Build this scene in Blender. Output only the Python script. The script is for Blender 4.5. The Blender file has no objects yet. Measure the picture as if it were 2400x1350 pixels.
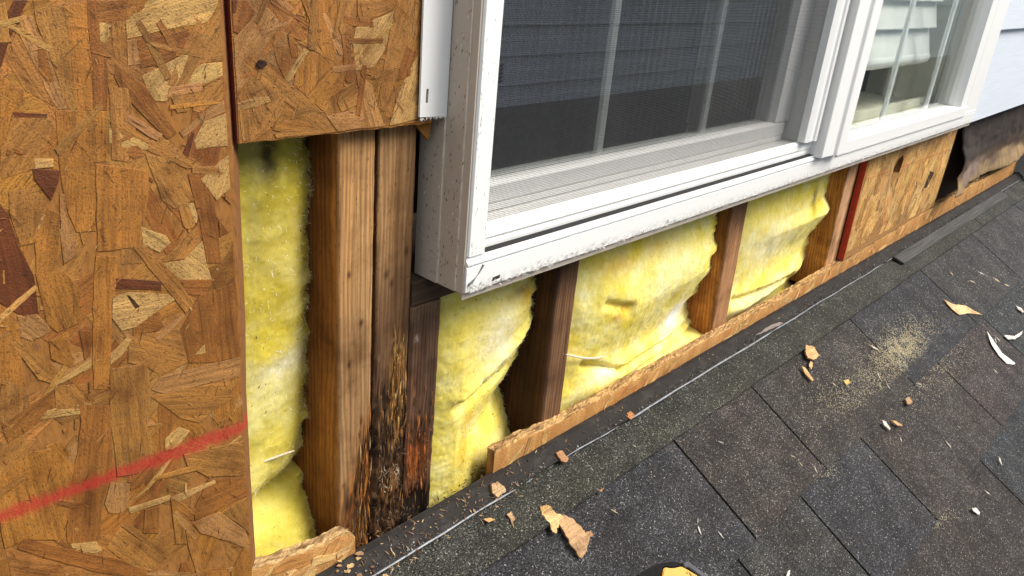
import bpy, bmesh, math, random
from mathutils import Vector, Matrix, noise
random.seed(7)
R_ = math.radians
SC = bpy.context.scene
COL = SC.collection

# ------------------------------------------------------------------ camera
CAM = Vector((0.0, -0.46, 0.5178))                     # 0.46 m off the stud faces
AX = (Vector((0.67784013, -0.73013057, 0.08626767)),   # right
      Vector((-0.23841029, -0.32928542, -0.91363649)), # down
      Vector((0.69548062, 0.59873238, -0.39727352)))   # forward
FPX = 1872.0788
cd = bpy.data.cameras.new('camera'); cam = bpy.data.objects.new('camera', cd); COL.objects.link(cam)
cd.sensor_width = 36; cd.lens = FPX / 2400 * 36; cd.clip_start = 0.01; cd.clip_end = 500
m3 = Matrix((AX[0], -AX[1], -AX[2])).transposed()
cam.matrix_world = Matrix.Translation(CAM) @ m3.to_4x4()
SC.camera = cam
cd.dof.use_dof = False

# ------------------------------------------------------------------ light
SUN_EL, SUN_AZ = R_(48), R_(42)      # soft hazy sun from the front right
SUN_STRENGTH, SUN_ANGLE, SKY_STRENGTH, EXPOSURE = 1.15, R_(26), 0.165, 1.08
w = bpy.data.worlds.new('World'); SC.world = w; w.use_nodes = True
wn = w.node_tree.nodes; wl = w.node_tree.links; wn.clear()
sky = wn.new('ShaderNodeTexSky'); sky.sky_type = 'NISHITA'; sky.sun_disc = False
sdir = Vector((math.cos(SUN_EL) * math.sin(SUN_AZ), -math.cos(SUN_EL) * math.cos(SUN_AZ), math.sin(SUN_EL)))
sky.sun_elevation = SUN_EL; sky.sun_rotation = math.atan2(sdir.x, sdir.y)
sky.air_density = 1.0; sky.dust_density = 4.0
hs = wn.new('ShaderNodeHueSaturation'); hs.inputs['Saturation'].default_value = 0.25
bg = wn.new('ShaderNodeBackground'); bg.inputs[1].default_value = SKY_STRENGTH
wo = wn.new('ShaderNodeOutputWorld')
wl.new(sky.outputs[0], hs.inputs['Color']); wl.new(hs.outputs[0], bg.inputs[0]); wl.new(bg.outputs[0], wo.inputs[0])
sd = bpy.data.lights.new('sun', 'SUN'); so = bpy.data.objects.new('sun', sd); COL.objects.link(so)
sd.energy = SUN_STRENGTH; sd.angle = SUN_ANGLE; sd.color = (1, 0.93, 0.82)
so.rotation_euler = (-sdir).to_track_quat('-Z', 'Y').to_euler(); so.location = (2, -3, 4)
SC.view_settings.view_transform = 'Standard'; SC.view_settings.look = 'None'
SC.view_settings.exposure = EXPOSURE; SC.view_settings.gamma = 1; SC.view_settings.use_curve_mapping = False

# ------------------------------------------------------------------ survey helpers: a sight line from the photo met with a true plane
def ray(px, py): return AX[0] * ((px - 1200) / FPX) + AX[1] * ((py - 675) / FPX) + AX[2]
def wall_pt(px, py, y):
    r = ray(px, py); return CAM + r * ((y - CAM.y) / r.y)
def side_pt(px, py, x):
    r = ray(px, py); return CAM + r * ((x - CAM.x) / r.x)
PITCH = 0.5455; CP, SP = math.cos(PITCH), math.sin(PITCH)
RS, RN, R0 = Vector((0, CP, SP)), Vector((0, -SP, CP)), Vector((0, -0.011, 0))
def roof(x, s, h=0): return Vector((x, 0, 0)) + R0 + RS * s + RN * h       # x along the wall, s up the slope, h off the deck
def roof_xs(px, py, h=0.009):
    r = ray(px, py); t = ((R0 + RN * h - CAM).dot(RN)) / r.dot(RN); p = CAM + r * t
    return p.x, (p - R0).dot(RS)
def lerp(a, b, t): return a + (b - a) * t
def clamp(t, a=0.0, b=1.0): return max(a, min(b, t))
def smooth(a, b, t):
    t = clamp((t - a) / (b - a)); return t * t * (3 - 2 * t)
def interp(pts, t):
    if t <= pts[0][0]: return pts[0][1]
    for (a, va), (b, vb) in zip(pts, pts[1:]):
        if t <= b: return lerp(va, vb, (t - a) / (b - a) if b > a else 0)
    return pts[-1][1]
def fb(x, y, z, o=3):
    return noise.fractal(Vector((x, y, z)), 1.0, 2.0, o, noise_basis='PERLIN_ORIGINAL')
def mixc(a, b, t): return tuple(lerp(p, q, t) for p, q in zip(a, b))
def jit(c, s=0.12):
    k = 1 + random.uniform(-s, s); return tuple(clamp(v * k * (1 + random.uniform(-s, s) * .35), 0, .9) for v in c)

# ------------------------------------------------------------------ mesh helper
class MB:
    def __init__(self): self.v, self.f, self.c, self.uv = [], [], [], []
    def vert(self, p, c=(1, 1, 1), uv=(0, 0)):
        self.v.append(tuple(p)); self.c.append(c); self.uv.append(uv); return len(self.v) - 1
    def face(self, *i): self.f.append(tuple(i))
    def box(self, x0, x1, y0, y1, z0, z1, c=(1, 1, 1)):
        b = [self.vert((x, y, z), c) for z in (z0, z1) for y in (y0, y1) for x in (x0, x1)]
        for q in ((0, 2, 3, 1), (4, 5, 7, 6), (0, 1, 5, 4), (2, 6, 7, 3), (0, 4, 6, 2), (1, 3, 7, 5)):
            self.face(*(b[k] for k in q))
        return self
    def prism(self, loop, dvec, c=(1, 1, 1), c2=None):
        """closed loop of points swept by dvec"""
        n = len(loop); d = Vector(dvec)
        a = [self.vert(p, c) for p in loop]; b = [self.vert(Vector(p) + d, c2 or c) for p in loop]
        self.face(*a); self.face(*reversed(b))
        for k in range(n): self.face(a[k], b[k], b[(k + 1) % n], a[(k + 1) % n])
        return self
    def tube(self, pts, r, n=6, c=(1, 1, 1)):
        rings = []
        for i, p in enumerate(pts):
            p = Vector(p); d = (Vector(pts[min(i + 1, len(pts) - 1)]) - Vector(pts[max(i - 1, 0)])).normalized()
            u = d.orthogonal().normalized(); v = d.cross(u); rr = r[i] if isinstance(r, (list, tuple)) else r
            rings.append([self.vert(p + (u * math.cos(t) + v * math.sin(t)) * rr, c) for t in [2 * math.pi * k / n for k in range(n)]])
        for A, B in zip(rings, rings[1:]):
            for k in range(n): self.face(A[k], A[(k + 1) % n], B[(k + 1) % n], B[k])
        self.face(*reversed(rings[0])); self.face(*rings[-1])
        return self
    def sliver(self, p, d, L, wd, th, nrm, c):
        """slim four sided splinter, pointed at both ends"""
        d = Vector(d).normalized(); nrm = Vector(nrm); s = d.cross(nrm).normalized(); p = Vector(p)
        a = self.vert(p, c); b = self.vert(p + d * L, c); m = p + d * L * .45 + nrm * th
        q = [self.vert(m + s * wd, c), self.vert(m + nrm * th, c), self.vert(m - s * wd, c), self.vert(m - nrm * th * 2, c)]
        for k in range(4):
            self.face(a, q[k], q[(k + 1) % 4]); self.face(b, q[(k + 1) % 4], q[k])
    def build(self, name, mat, parent=None, smooth_=False, bevel=0, shift=None):
        me = bpy.data.meshes.new(name); o = bpy.data.objects.new(name, me); COL.objects.link(o)
        org = Vector((0, 0, 0))
        if shift is not None: org = Vector(shift)
        elif parent is None and self.v:
            xs, ys, zs = zip(*self.v); org = Vector(((min(xs) + max(xs)) / 2, (min(ys) + max(ys)) / 2, min(zs)))
        if parent is not None: org = Vector(parent['org']) if 'org' in parent else org
        me.from_pydata([tuple(Vector(p) - org) for p in self.v], [], self.f)
        a = me.attributes.new('tint', 'FLOAT_COLOR', 'POINT')
        a.data.foreach_set('color', [x for c in self.c for x in (c[0], c[1], c[2], 1.0)])
        u = me.uv_layers.new(name='grain')
        u.data.foreach_set('uv', [x for l in me.loops for x in self.uv[l.vertex_index]])
        me.validate()
        if smooth_: me.polygons.foreach_set('use_smooth', [True] * len(me.polygons))
        bm = bmesh.new(); bm.from_mesh(me); bmesh.ops.recalc_face_normals(bm, faces=bm.faces)
        if bevel:
            bmesh.ops.remove_doubles(bm, verts=bm.verts, dist=1e-6)
            bmesh.ops.bevel(bm, geom=[e for e in bm.edges if len(e.link_faces) == 2 and e.calc_face_angle(0) > .5], offset=bevel, segments=2, affect='EDGES', clamp_overlap=True)
        bm.to_mesh(me); bm.free()
        me.materials.append(mat)
        if parent is not None: o.parent = parent
        else: o.location = org; o['org'] = tuple(org)
        return o
def tag(o, label, cat, group=None):
    o['label'] = label; o['category'] = cat
    if group: o['group'] = group
    return o
def thing(name, label, cat, loc, group=None):
    o = bpy.data.objects.new(name, None); COL.objects.link(o); o.location = loc; o.empty_display_size = .02
    o['org'] = tuple(loc); return tag(o, label, cat, group)
def struct(o): o['kind'] = 'structure'; return o
def stuff(o): o['kind'] = 'stuff'; return o

# ------------------------------------------------------------------ material helper
class Mat:
    def __init__(self, name):
        self.m = bpy.data.materials.new(name); self.m.use_nodes = True
        self.n = self.m.node_tree.nodes; self.l = self.m.node_tree.links
        self.b = self.n['Principled BSDF']; self.out = self.n['Material Output']
        self.pos = self.n.new('ShaderNodeNewGeometry').outputs['Position']
    def put(self, sock, v):
        if hasattr(v, 'is_output'): self.l.new(v, sock)
        elif isinstance(v, (tuple, list)) and len(v) == 3 and sock.type == 'RGBA': sock.default_value = (*v, 1)
        else: sock.default_value = v
    def math(self, op, a, b=0.0, c=0.0, cl=False):
        k = self.n.new('ShaderNodeMath'); k.operation = op; k.use_clamp = cl
        self.put(k.inputs[0], a); self.put(k.inputs[1], b); self.put(k.inputs[2], c); return k.outputs[0]
    def vec(self, op, a, b):
        k = self.n.new('ShaderNodeVectorMath'); k.operation = op; self.put(k.inputs[0], a); self.put(k.inputs[1], b)
        return k.outputs['Value'] if op in ('LENGTH', 'DOT_PRODUCT', 'DISTANCE') else k.outputs[0]
    def xyz(self, v=None):
        k = self.n.new('ShaderNodeSeparateXYZ'); self.put(k.inputs[0], v or self.pos); return k.outputs
    def noise(self, scale, detail=3, rough=.55, src=None, dist=0, col=False):
        k = self.n.new('ShaderNodeTexNoise'); k.inputs['Scale'].default_value = 1; k.inputs['Detail'].default_value = detail
        k.inputs['Roughness'].default_value = rough; k.inputs['Distortion'].default_value = dist
        s = scale if isinstance(scale, tuple) else (scale,) * 3
        self.put(k.inputs['Vector'], self.vec('MULTIPLY', src or self.pos, s)); return k.outputs[1 if col else 0]
    def voro(self, scale, feature='F1', src=None, rnd=1.0):
        k = self.n.new('ShaderNodeTexVoronoi'); k.feature = feature; k.inputs['Scale'].default_value = 1
        k.inputs['Randomness'].default_value = rnd
        s = scale if isinstance(scale, tuple) else (scale,) * 3
        self.put(k.inputs['Vector'], self.vec('MULTIPLY', src or self.pos, s)); return k.outputs
    def ramp(self, f, stops, interp='LINEAR'):
        k = self.n.new('ShaderNodeValToRGB'); k.color_ramp.interpolation = interp; e = k.color_ramp.elements
        while len(e) < len(stops): e.new(.5)
        for i, (p, c) in enumerate(stops):
            e[i].position = p; e[i].color = (*c, 1) if isinstance(c, tuple) else (c, c, c, 1)
        self.put(k.inputs[0], f); return k.outputs[0]
    def map(self, v, a, b, c=0.0, d=1.0):
        k = self.n.new('ShaderNodeMapRange'); k.clamp = True
        for i, q in enumerate((v, a, b, c, d)): self.put(k.inputs[i], q)
        return k.outputs[0]
    def mix(self, f, a, b, mode='MIX'):
        k = self.n.new('ShaderNodeMix'); k.data_type = 'RGBA'; k.blend_type = mode
        self.put(k.inputs[0], f); self.put(k.inputs[6], a); self.put(k.inputs[7], b); return k.outputs[2]
    def attr(self, name='tint'):
        k = self.n.new('ShaderNodeAttribute'); k.attribute_name = name; return k.outputs['Color']
    def uv(self):
        k = self.n.new('ShaderNodeUVMap'); k.uv_map = 'grain'; return k.outputs[0]
    def bump(self, h, strength=.3, dist=.001):
        k = self.n.new('ShaderNodeBump'); k.inputs['Strength'].default_value = strength; k.inputs['Distance'].default_value = dist
        self.put(k.inputs['Height'], h); self.put(self.b.inputs['Normal'], k.outputs[0])
    def done(self, color, rough=.7, spec=.3, metal=0):
        self.put(self.b.inputs['Base Color'], color); self.put(self.b.inputs['Roughness'], rough)
        self.b.inputs['Specular IOR Level'].default_value = spec; self.b.inputs['Metallic'].default_value = metal
        return self.m

def red_paint(M, col, line):
    """a ragged spray line across the sheet: z = z0 + k (x - x0)"""
    x0, z0, k, half, grow = line
    X, Y, Z = M.xyz()
    fib = M.noise((420, 420, 60), 2)
    d = M.math('ABSOLUTE', M.math('SUBTRACT', Z, M.math('MULTIPLY_ADD', M.math('SUBTRACT', X, x0), k, z0)))
    hw = M.math('MULTIPLY_ADD', M.math('SUBTRACT', M.noise(26, 2), .5), half * 1.1, M.math('MULTIPLY_ADD', M.math('SUBTRACT', X, x0), grow, half))
    hw = M.math('ADD', hw, M.math('MULTIPLY', M.math('SUBTRACT', fib, .5), half * 1.9))
    f = M.math('MULTIPLY', M.map(M.math('SUBTRACT', hw, d), -.0018, .0032, 0, .9), M.map(M.noise((260, 260, 900), 4, .7), .34, .56, .45, .95))
    return M.mix(f, col, (.40, .028, .022))
def mat_strand(name, line=None, rel=1.0):
    M = Mat(name); uv = M.uv(); t = M.attr()
    g = M.noise((26, 420, 1), 4, .6, uv); g2 = M.noise((9, 90, 1), 3, .55, uv); fl = M.noise(38, 4, .6)
    pores = M.noise((330, 1300, 1), 1, .4, uv); fine = M.noise(900, 2, .6)
    c = M.mix(1, t, M.ramp(g, [(.22, .5), (.5, 1.0), (.78, 1.28)]), 'MULTIPLY')
    c = M.mix(1, c, M.ramp(g2, [(.25, .68), (.5, 1.0), (.8, 1.2)]), 'MULTIPLY')
    c = M.mix(1, c, M.ramp(fl, [(.28, (.56, .46, .34)), (.5, (1, 1, 1)), (.72, (1.2, 1.16, 1.05))]), 'MULTIPLY')
    c = M.mix(M.map(pores, .60, .66, 0, .60), c, (.085, .036, .012))
    c = M.mix(M.map(fine, .56, .70, 0, .45), c, (.11, .05, .018))
    if line: c = red_paint(M, c, line)
    M.bump(M.math('ADD', M.math('MULTIPLY', g, .5), M.math('MULTIPLY', fine, .5)), .8 * rel, .0010)
    return M.done(c, .62, .28)
def mat_tint(name, rough=.8, spec=.25, grain=(300, 300, 300), amt=.35, bump=.4, bdist=.0006, line=None):
    """colour from the mesh, broken up by fine noise"""
    M = Mat(name); g = M.noise(grain, 4, .6); c = M.mix(1, M.attr(), M.ramp(g, [(.25, 1 - amt), (.5, 1.0), (.78, 1 + amt * .6)]), 'MULTIPLY')
    if line: c = red_paint(M, c, line)
    if bump: M.bump(g, bump, bdist)
    return M.done(c, rough, spec)
def mat_lumber(name):
    M = Mat(name); t = M.attr(); X, Y, Z = M.xyz()
    wob = M.noise((30, 30, 3), 3); wav = M.math('SINE', M.math('MULTIPLY_ADD', wob, 34.0, M.math('MULTIPLY', M.math('ADD', X, M.math('MULTIPLY', Y, .7)), 1500)))
    fib = M.noise((700, 700, 14), 4, .6); wide = M.noise((70, 70, 2.2), 3); speck = M.noise((600, 600, 200), 2, .5); fl = M.noise(22, 4, .6)
    c = M.mix(1, t, M.ramp(M.math('MULTIPLY_ADD', wav, .5, .5), [(0, .74), (.45, .98), (1, 1.12)]), 'MULTIPLY')
    c = M.mix(1, c, M.ramp(fib, [(.25, .66), (.5, 1.0), (.75, 1.22)]), 'MULTIPLY')
    c = M.mix(1, c, M.ramp(wide, [(.3, (.72, .66, .6)), (.5, (1, 1, 1)), (.75, (1.16, 1.12, 1.05))]), 'MULTIPLY')
    c = M.mix(1, c, M.ramp(fl, [(.28, (.52, .46, .40)), (.52, (1.03, 1.03, 1.03))]), 'MULTIPLY')
    c = M.mix(M.map(speck, .62, .74, 0, .6), c, (.04, .018, .008))
    M.bump(M.math('ADD', M.math('MULTIPLY', wav, .22), fib), .55, .0008)
    return M.done(c, .74, .25)
def mat_batt():
    M = Mat('glass_wool'); t = M.attr(); n1 = M.noise(60, 5, .65, dist=1.2); n2 = M.noise((420, 420, 300), 5, .75); n3 = M.noise(18, 3, .5, dist=.8)
    fib = M.noise((900, 300, 900), 3, .7, dist=1.5)
    c = M.mix(1, t, M.ramp(n1, [(.25, (.94, .90, .72)), (.5, (1, 1, 1)), (.75, (1.06, 1.08, 1.45))]), 'MULTIPLY')
    c = M.mix(1, c, M.ramp(n2, [(.25, .92), (.5, 1.0), (.75, 1.06)]), 'MULTIPLY')
    c = M.mix(M.map(n3, .55, .8, 0, .12), c, (.86, .82, .50))
    c = M.mix(M.map(fib, .68, .8, 0, .25), c, (.9, .86, .62))
    M.bump(M.math('ADD', n2, n1), .3, .0010)
    m = M.done(c, 1.0, .05)
    M.b.inputs['Subsurface Weight'].default_value = .22; M.b.inputs['Subsurface Radius'].default_value = (.02, .016, .004)
    M.b.inputs['Subsurface Scale'].default_value = .5
    return m
def mat_shingle():
    M = Mat('asphalt_granules'); t = M.attr()
    v = M.voro(950); cell = M.xyz(v['Color'])[0]; v2 = M.voro(430); c2 = M.xyz(v2['Color'])
    c = M.ramp(cell, [(0, .2), (.5, .62), (.8, 1.2), (.93, 1.9), (.985, 4.2), (1, 7)])
    c = M.mix(1, t, c, 'MULTIPLY')
    big = M.noise(24, 4, .6); c = M.mix(1, c, M.ramp(big, [(.3, .62), (.5, 1.0), (.72, 1.55)]), 'MULTIPLY')
    dust = M.noise(15, 4, .65)
    lum = M.math('MULTIPLY', M.map(c2[0], .955, .965), M.map(v2['Distance'], .42, .22))
    c = M.mix(M.math('MULTIPLY', lum, .8), c, (.42, .40, .36))
    c = M.mix(M.map(M.noise(11, 4, .6), .48, .68, 0, .5), c, M.mix(1, c, (1.2, 1.04, .93), 'MULTIPLY'))
    c = M.mix(M.math('MULTIPLY', M.map(dust, .5, .75), M.map(cell, .35, .8, 0, .28)), c, (.17, .165, .15))
    M.bump(M.math('MULTIPLY', v['Distance'], -1), .9, .0012)
    return M.done(c, .88, .3)
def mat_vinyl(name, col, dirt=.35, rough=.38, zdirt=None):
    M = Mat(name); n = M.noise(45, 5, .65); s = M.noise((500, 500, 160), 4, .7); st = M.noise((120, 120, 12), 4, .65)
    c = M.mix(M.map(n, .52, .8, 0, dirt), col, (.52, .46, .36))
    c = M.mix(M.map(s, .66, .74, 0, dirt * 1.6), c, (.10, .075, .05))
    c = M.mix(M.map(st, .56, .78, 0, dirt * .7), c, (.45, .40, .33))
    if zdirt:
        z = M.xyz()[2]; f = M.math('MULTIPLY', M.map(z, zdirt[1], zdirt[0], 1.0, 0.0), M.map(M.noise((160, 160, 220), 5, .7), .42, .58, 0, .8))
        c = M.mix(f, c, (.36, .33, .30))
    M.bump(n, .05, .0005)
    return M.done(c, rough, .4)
def mat_plain(name, col, rough=.6, spec=.3, metal=0, n=120, amt=.25):
    M = Mat(name); g = M.noise(n, 4, .6); return M.done(M.mix(1, col, M.ramp(g, [(.3, 1 - amt), (.7, 1 + amt * .5)]), 'MULTIPLY'), rough, spec, metal)
def mat_glass(name, base):
    M = Mat(name); lw = M.n.new('ShaderNodeLayerWeight'); lw.inputs[0].default_value = .5
    f = M.math('MULTIPLY_ADD', M.math('POWER', lw.outputs['Facing'], 5.0), .7, base)
    tr = M.n.new('ShaderNodeBsdfTransparent'); tr.inputs[0].default_value = (.94, .96, .95, 1)
    gl = M.n.new('ShaderNodeBsdfGlossy'); gl.inputs['Roughness'].default_value = .01
    sm = M.noise((18, 18, 9), 4, .6); df = M.n.new('ShaderNodeBsdfDiffuse'); df.inputs[0].default_value = (.6, .6, .55, 1)
    mx = M.n.new('ShaderNodeMixShader'); M.l.new(f, mx.inputs[0]); M.l.new(tr.outputs[0], mx.inputs[1]); M.l.new(gl.outputs[0], mx.inputs[2])
    m2 = M.n.new('ShaderNodeMixShader'); M.l.new(M.map(sm, .5, .85, .0, .06), m2.inputs[0]); M.l.new(mx.outputs[0], m2.inputs[1]); M.l.new(df.outputs[0], m2.inputs[2])
    M.l.new(m2.outputs[0], M.out.inputs[0]); return M.m

# ------------------------------------------------------------------ colours (left boards' strand tones include the dimmer light there)
PALE, TAN, GOLD, BROWN, RED, PINK, OLIVE, DARK = ((.43, .252, .081), (.305, .135, .030), (.312, .129, .023), (.240, .090, .018),
    (.115, .032, .009), (.335, .160, .051), (.278, .126, .029), (.050, .021, .008))
pa, pb = wall_pt(0, 1213, -.012), wall_pt(562, 1006, -.012)
LINE_L = (pa.x, pa.z, (pb.z - pa.z) / (pb.x - pa.x), .0050, .004)
pa, pb = wall_pt(2030, 422, -.012), wall_pt(2230, 350, -.012)
LINE_R = (pa.x, pa.z, (pb.z - pa.z) / (pb.x - pa.x), .0010, 0)
M_STRAND = mat_strand('strand_wood', LINE_L); M_STRAND_R = mat_strand('strand_wood_far', LINE_R, .8)
M_STRAND_P = mat_strand('strand_wood_plain')
M_CORE = mat_tint('board_core', .85, .2, (500, 900, 900), .5, .8, .001); M_CORE_L = mat_tint('board_core_marked', .85, .2, (300, 700, 120), .4, .6, .001, LINE_L)
M_LUMBER = mat_lumber('framing_lumber'); M_BATT = mat_batt(); M_SHINGLE = mat_shingle()
M_VINYL = mat_vinyl('white_vinyl', (.80, .79, .76), .07, zdirt=(.262, .246)); M_JAMB = mat_vinyl('dusty_shaded_vinyl', (.48, .41, .34), .75, .6)  # jamb: dust plus the shade of the left-facing side, in one colour
M_VIN_CLEAN = mat_vinyl('clean_vinyl', (.80, .79, .76), .07)
M_GLASS = mat_glass('coated_glass', .25); M_GLASS_R = mat_glass('window_glass', .07); M_TINT = mat_tint('dry_matter'); M_FIBRE = mat_tint('wood_fibre', .85, .15, (900, 900, 200), .35, 0)

# ------------------------------------------------------------------ setting
def big_box(name, x0, x1, y0, y1, z0, z1, mat): return MB().box(x0, x1, y0, y1, z0, z1).build(name, mat)
struct(big_box('lawn', -60, 60, -60, 60, -3.3, -3.2, mat_plain('lawn', (.06, .09, .03), .9, .1, 0, 3)))
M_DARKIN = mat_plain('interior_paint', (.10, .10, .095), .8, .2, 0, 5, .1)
room = thing('house_room', 'dim plain room seen through the window panes', 'room', (1.2, .2, -.4))
room['kind'] = 'structure'; del room['category']
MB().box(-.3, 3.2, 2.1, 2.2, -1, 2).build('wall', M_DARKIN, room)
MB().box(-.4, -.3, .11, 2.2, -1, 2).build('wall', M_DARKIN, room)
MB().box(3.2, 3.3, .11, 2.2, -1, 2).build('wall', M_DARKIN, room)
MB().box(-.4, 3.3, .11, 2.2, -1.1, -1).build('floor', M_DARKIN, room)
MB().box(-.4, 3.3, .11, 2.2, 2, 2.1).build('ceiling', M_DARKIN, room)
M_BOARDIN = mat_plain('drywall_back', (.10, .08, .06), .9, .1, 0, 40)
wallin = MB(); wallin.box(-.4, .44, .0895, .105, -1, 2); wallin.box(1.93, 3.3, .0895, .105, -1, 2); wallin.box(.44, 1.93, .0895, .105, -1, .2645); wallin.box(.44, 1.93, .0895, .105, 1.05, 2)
struct(wallin.build('wall_inner_board', M_BOARDIN))

# ------------------------------------------------------------------ strand boards
def clip_poly(poly, x0, x1, z0, z1):
    def cut(P, ax, lim, sg):
        out = []
        for i, a in enumerate(P):
            b = P[(i + 1) % len(P)]; da, db = (a[ax] - lim) * sg, (b[ax] - lim) * sg
            if da >= 0: out.append(a)
            if (da > 0 > db) or (da < 0 < db):
                t = da / (da - db); out.append((lerp(a[0], b[0], t), lerp(a[1], b[1], t)))
        return out
    for ax, lim, sg in ((0, x0, 1), (0, x1, -1), (1, z0, 1), (1, z1, -1)):
        poly = cut(poly, ax, lim, sg)
        if len(poly) < 3: return []
    return poly
def area(P): return abs(sum(a[0] * b[1] - b[0] * a[1] for a, b in zip(P, P[1:] + P[:1]))) / 2
def rough_outline(P, amp, step):
    out = []
    for a, b in zip(P, P[1:] + P[:1]):
        L = math.hypot(b[0] - a[0], b[1] - a[1]); n = max(1, min(5, int(L / step)))
        nx, nz = -(b[1] - a[1]) / (L + 1e-9), (b[0] - a[0]) / (L + 1e-9)
        for k in range(n):
            t = k / n; j = random.uniform(-amp, amp) if k else 0
            out.append((lerp(a[0], b[0], t) + nx * j, lerp(a[1], b[1], t) + nz * j))
    return out
def strand_into(mb, P, yf, lift, col, ang=None, rim=.00035, tilt=.00012):
    """a flake: chamfered, dark resin edge, lying on the face y = yf and standing out by lift"""
    cx = sum(p[0] for p in P) / len(P); cz = sum(p[1] for p in P) / len(P)
    if ang is None:
        sxx = sum((p[0] - cx) ** 2 for p in P); szz = sum((p[1] - cz) ** 2 for p in P); sxz = sum((p[0] - cx) * (p[1] - cz) for p in P)
        ang = .5 * math.atan2(2 * sxz, sxx - szz)
    ca, sa = math.cos(ang), math.sin(ang); ou, ov = random.uniform(0, 9), random.uniform(0, 9)
    tx, tz = random.uniform(-tilt, tilt) / .03, random.uniform(-tilt, tilt) / .03
    dark = mixc(col, (.06, .022, .008), random.choice((.05, .15, .3, .6)))
    def V(x, z, up, c):
        y = yf - max(.00003, lift + (clamp((x - cx) * tx, -.0004, .0004) + clamp((z - cz) * tz, -.0004, .0004)) + up)
        return mb.vert((x, y, z), c, (ca * (x - cx) + sa * (z - cz) + ou, -sa * (x - cx) + ca * (z - cz) + ov))
    size = math.sqrt(area(P)); ins = min(rim, size * .12)
    inner, outer, foot = [], [], []
    for (x, z) in P:
        d = math.hypot(x - cx, z - cz) + 1e-9; k = max(0, 1 - ins / d)
        inner.append(V(cx + (x - cx) * k, cz + (z - cz) * k, 0, col)); outer.append(V(x, z, -.00012, dark))
        foot.append(mb.vert((x, yf + .0002, z), dark))
    mb.face(*inner); n = len(P)
    for k in range(n):
        j = (k + 1) % n
        mb.face(inner[k], outer[k], outer[j], inner[j]); mb.face(outer[k], foot[k], foot[j], outer[j])
def random_flake(x, z, L, wd, ang):
    n = []
    for s, t in ((-1, -1), (-.4, -1), (.4, -1), (1, -.8), (1, .7), (.3, 1), (-.5, 1), (-1, .8)):
        n.append((s * L / 2 * random.uniform(.85, 1.1), t * wd / 2 * random.uniform(.8, 1.15)))
    c, s_ = math.cos(ang), math.sin(ang)
    return [(x + c * a - s_ * b, z + s_ * a + c * b) for a, b in n]
def fill_board(board, box, yf, nbig, nsmall, traced, mat, pal, ang0=None, size=1.0, hole=None, minarea=3e-5):
    x0, x1, z0, z1 = box; tot = nbig + len(traced); k = 0
    for i in range(nbig):
        for _ in range(30):
            L = random.uniform(.035, .085) * size; wd = random.uniform(.010, .028) * size
            x, z = random.uniform(x0, x1), random.uniform(z0, z1)
            if hole and hole(x, z): continue
            a = random.uniform(0, math.pi) if ang0 is None else random.gauss(ang0, .45)
            P = clip_poly(random_flake(x, z, L, wd, a), *box)
            if len(P) > 2 and area(P) > minarea and not (hole and any(hole(*q) for q in P)): break
        else: continue
        mb = MB(); strand_into(mb, rough_outline(P, .0005, .012), yf, .0001 + .00032 * i / max(1, tot), jit(random.choice(pal), .16), a)
        mb.build('strand', mat, board); k += 1
    for i, (col, pts) in enumerate(traced):
        P = clip_poly([(p.x, p.z) for p in (wall_pt(px, py, yf - .0005) for px, py in pts)], *box)
        if len(P) < 3: continue
        if sum(a[0] * b[1] - b[0] * a[1] for a, b in zip(P, P[1:] + P[:1])) < 0: P = P[::-1]
        mb = MB(); strand_into(mb, rough_outline(P, .0004, .008), yf, .00042 + .0003 * i / max(1, len(traced)), jit(col, .07), tilt=.00006)
        mb.build('strand', mat, board)
    for i in range(44 if traced and len(traced) > 5 else 0):     # slim top strands
        L, wd, a = random.uniform(.014, .045) * size, random.uniform(.0018, .006) * size, random.uniform(0, math.pi)
        P = clip_poly(random_flake(random.uniform(x0, x1), random.uniform(z0, z1), L, wd, a), *box)
        if len(P) > 2 and area(P) > 1.2e-5:
            mb = MB(); strand_into(mb, rough_outline(P, .0003, .006), yf, random.uniform(.0005, .00085), jit(random.choice([TAN, GOLD, BROWN, PINK, OLIVE, TAN, mixc(TAN, PALE, .5)]), .15), a, tilt=.00006); mb.build('strand', mat, board)
    sm = MB()                                        # loose slivers and crumbs of wafer pressed in between
    for i in range(nsmall):
        x, z = random.uniform(x0 + .003, x1 - .003), random.uniform(z0 + .003, z1 - .003)
        if hole and hole(x, z): continue
        a = random.uniform(0, math.pi); L = random.choice((.002, .004, .007, .011)) * random.uniform(.6, 1.2) * size
        P = clip_poly(random_flake(x, z, L, random.uniform(.0006, .0022) * size, a), *box)
        if len(P) > 2 and area(P) > 5e-7: strand_into(sm, P, yf, random.uniform(.0004, .0008), jit(random.choice(pal + ([] if ang0 else [PALE, BROWN])), .22), a, .00015)
    for i in range(nsmall):                     # lifted splinters
        x, z = random.uniform(x0 + .004, x1 - .004), random.uniform(z0 + .004, z1 - .004)
        if hole and hole(x, z): continue
        a = random.uniform(0, math.pi)
        sm.sliver((x, yf - .0008, z), (math.cos(a), -random.uniform(0, .12), math.sin(a)), random.uniform(.002, .008) * size, .00022 * size, .00014, (0, -1, 0), jit(random.choice([PALE, TAN, PINK, BROWN] + ([] if ang0 else [DARK])), .3))
    for i in range(0 if ang0 else nsmall):                     # dark hairline cracks, as thin raised ridges of resin
        x, z = random.uniform(x0 + .004, x1 - .004), random.uniform(z0 + .004, z1 - .004)
        if hole and hole(x, z): continue
        a = random.gauss(math.pi / 2, .6)
        sm.sliver((x, yf - .0009, z), (math.cos(a), 0, math.sin(a)), random.uniform(.005, .018) * size, .00016 * size, .0001, (0, -1, 0), (.05, .02, .008))
    if sm.v: stuff(sm.build('wafer_crumbs', mat, board))
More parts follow.
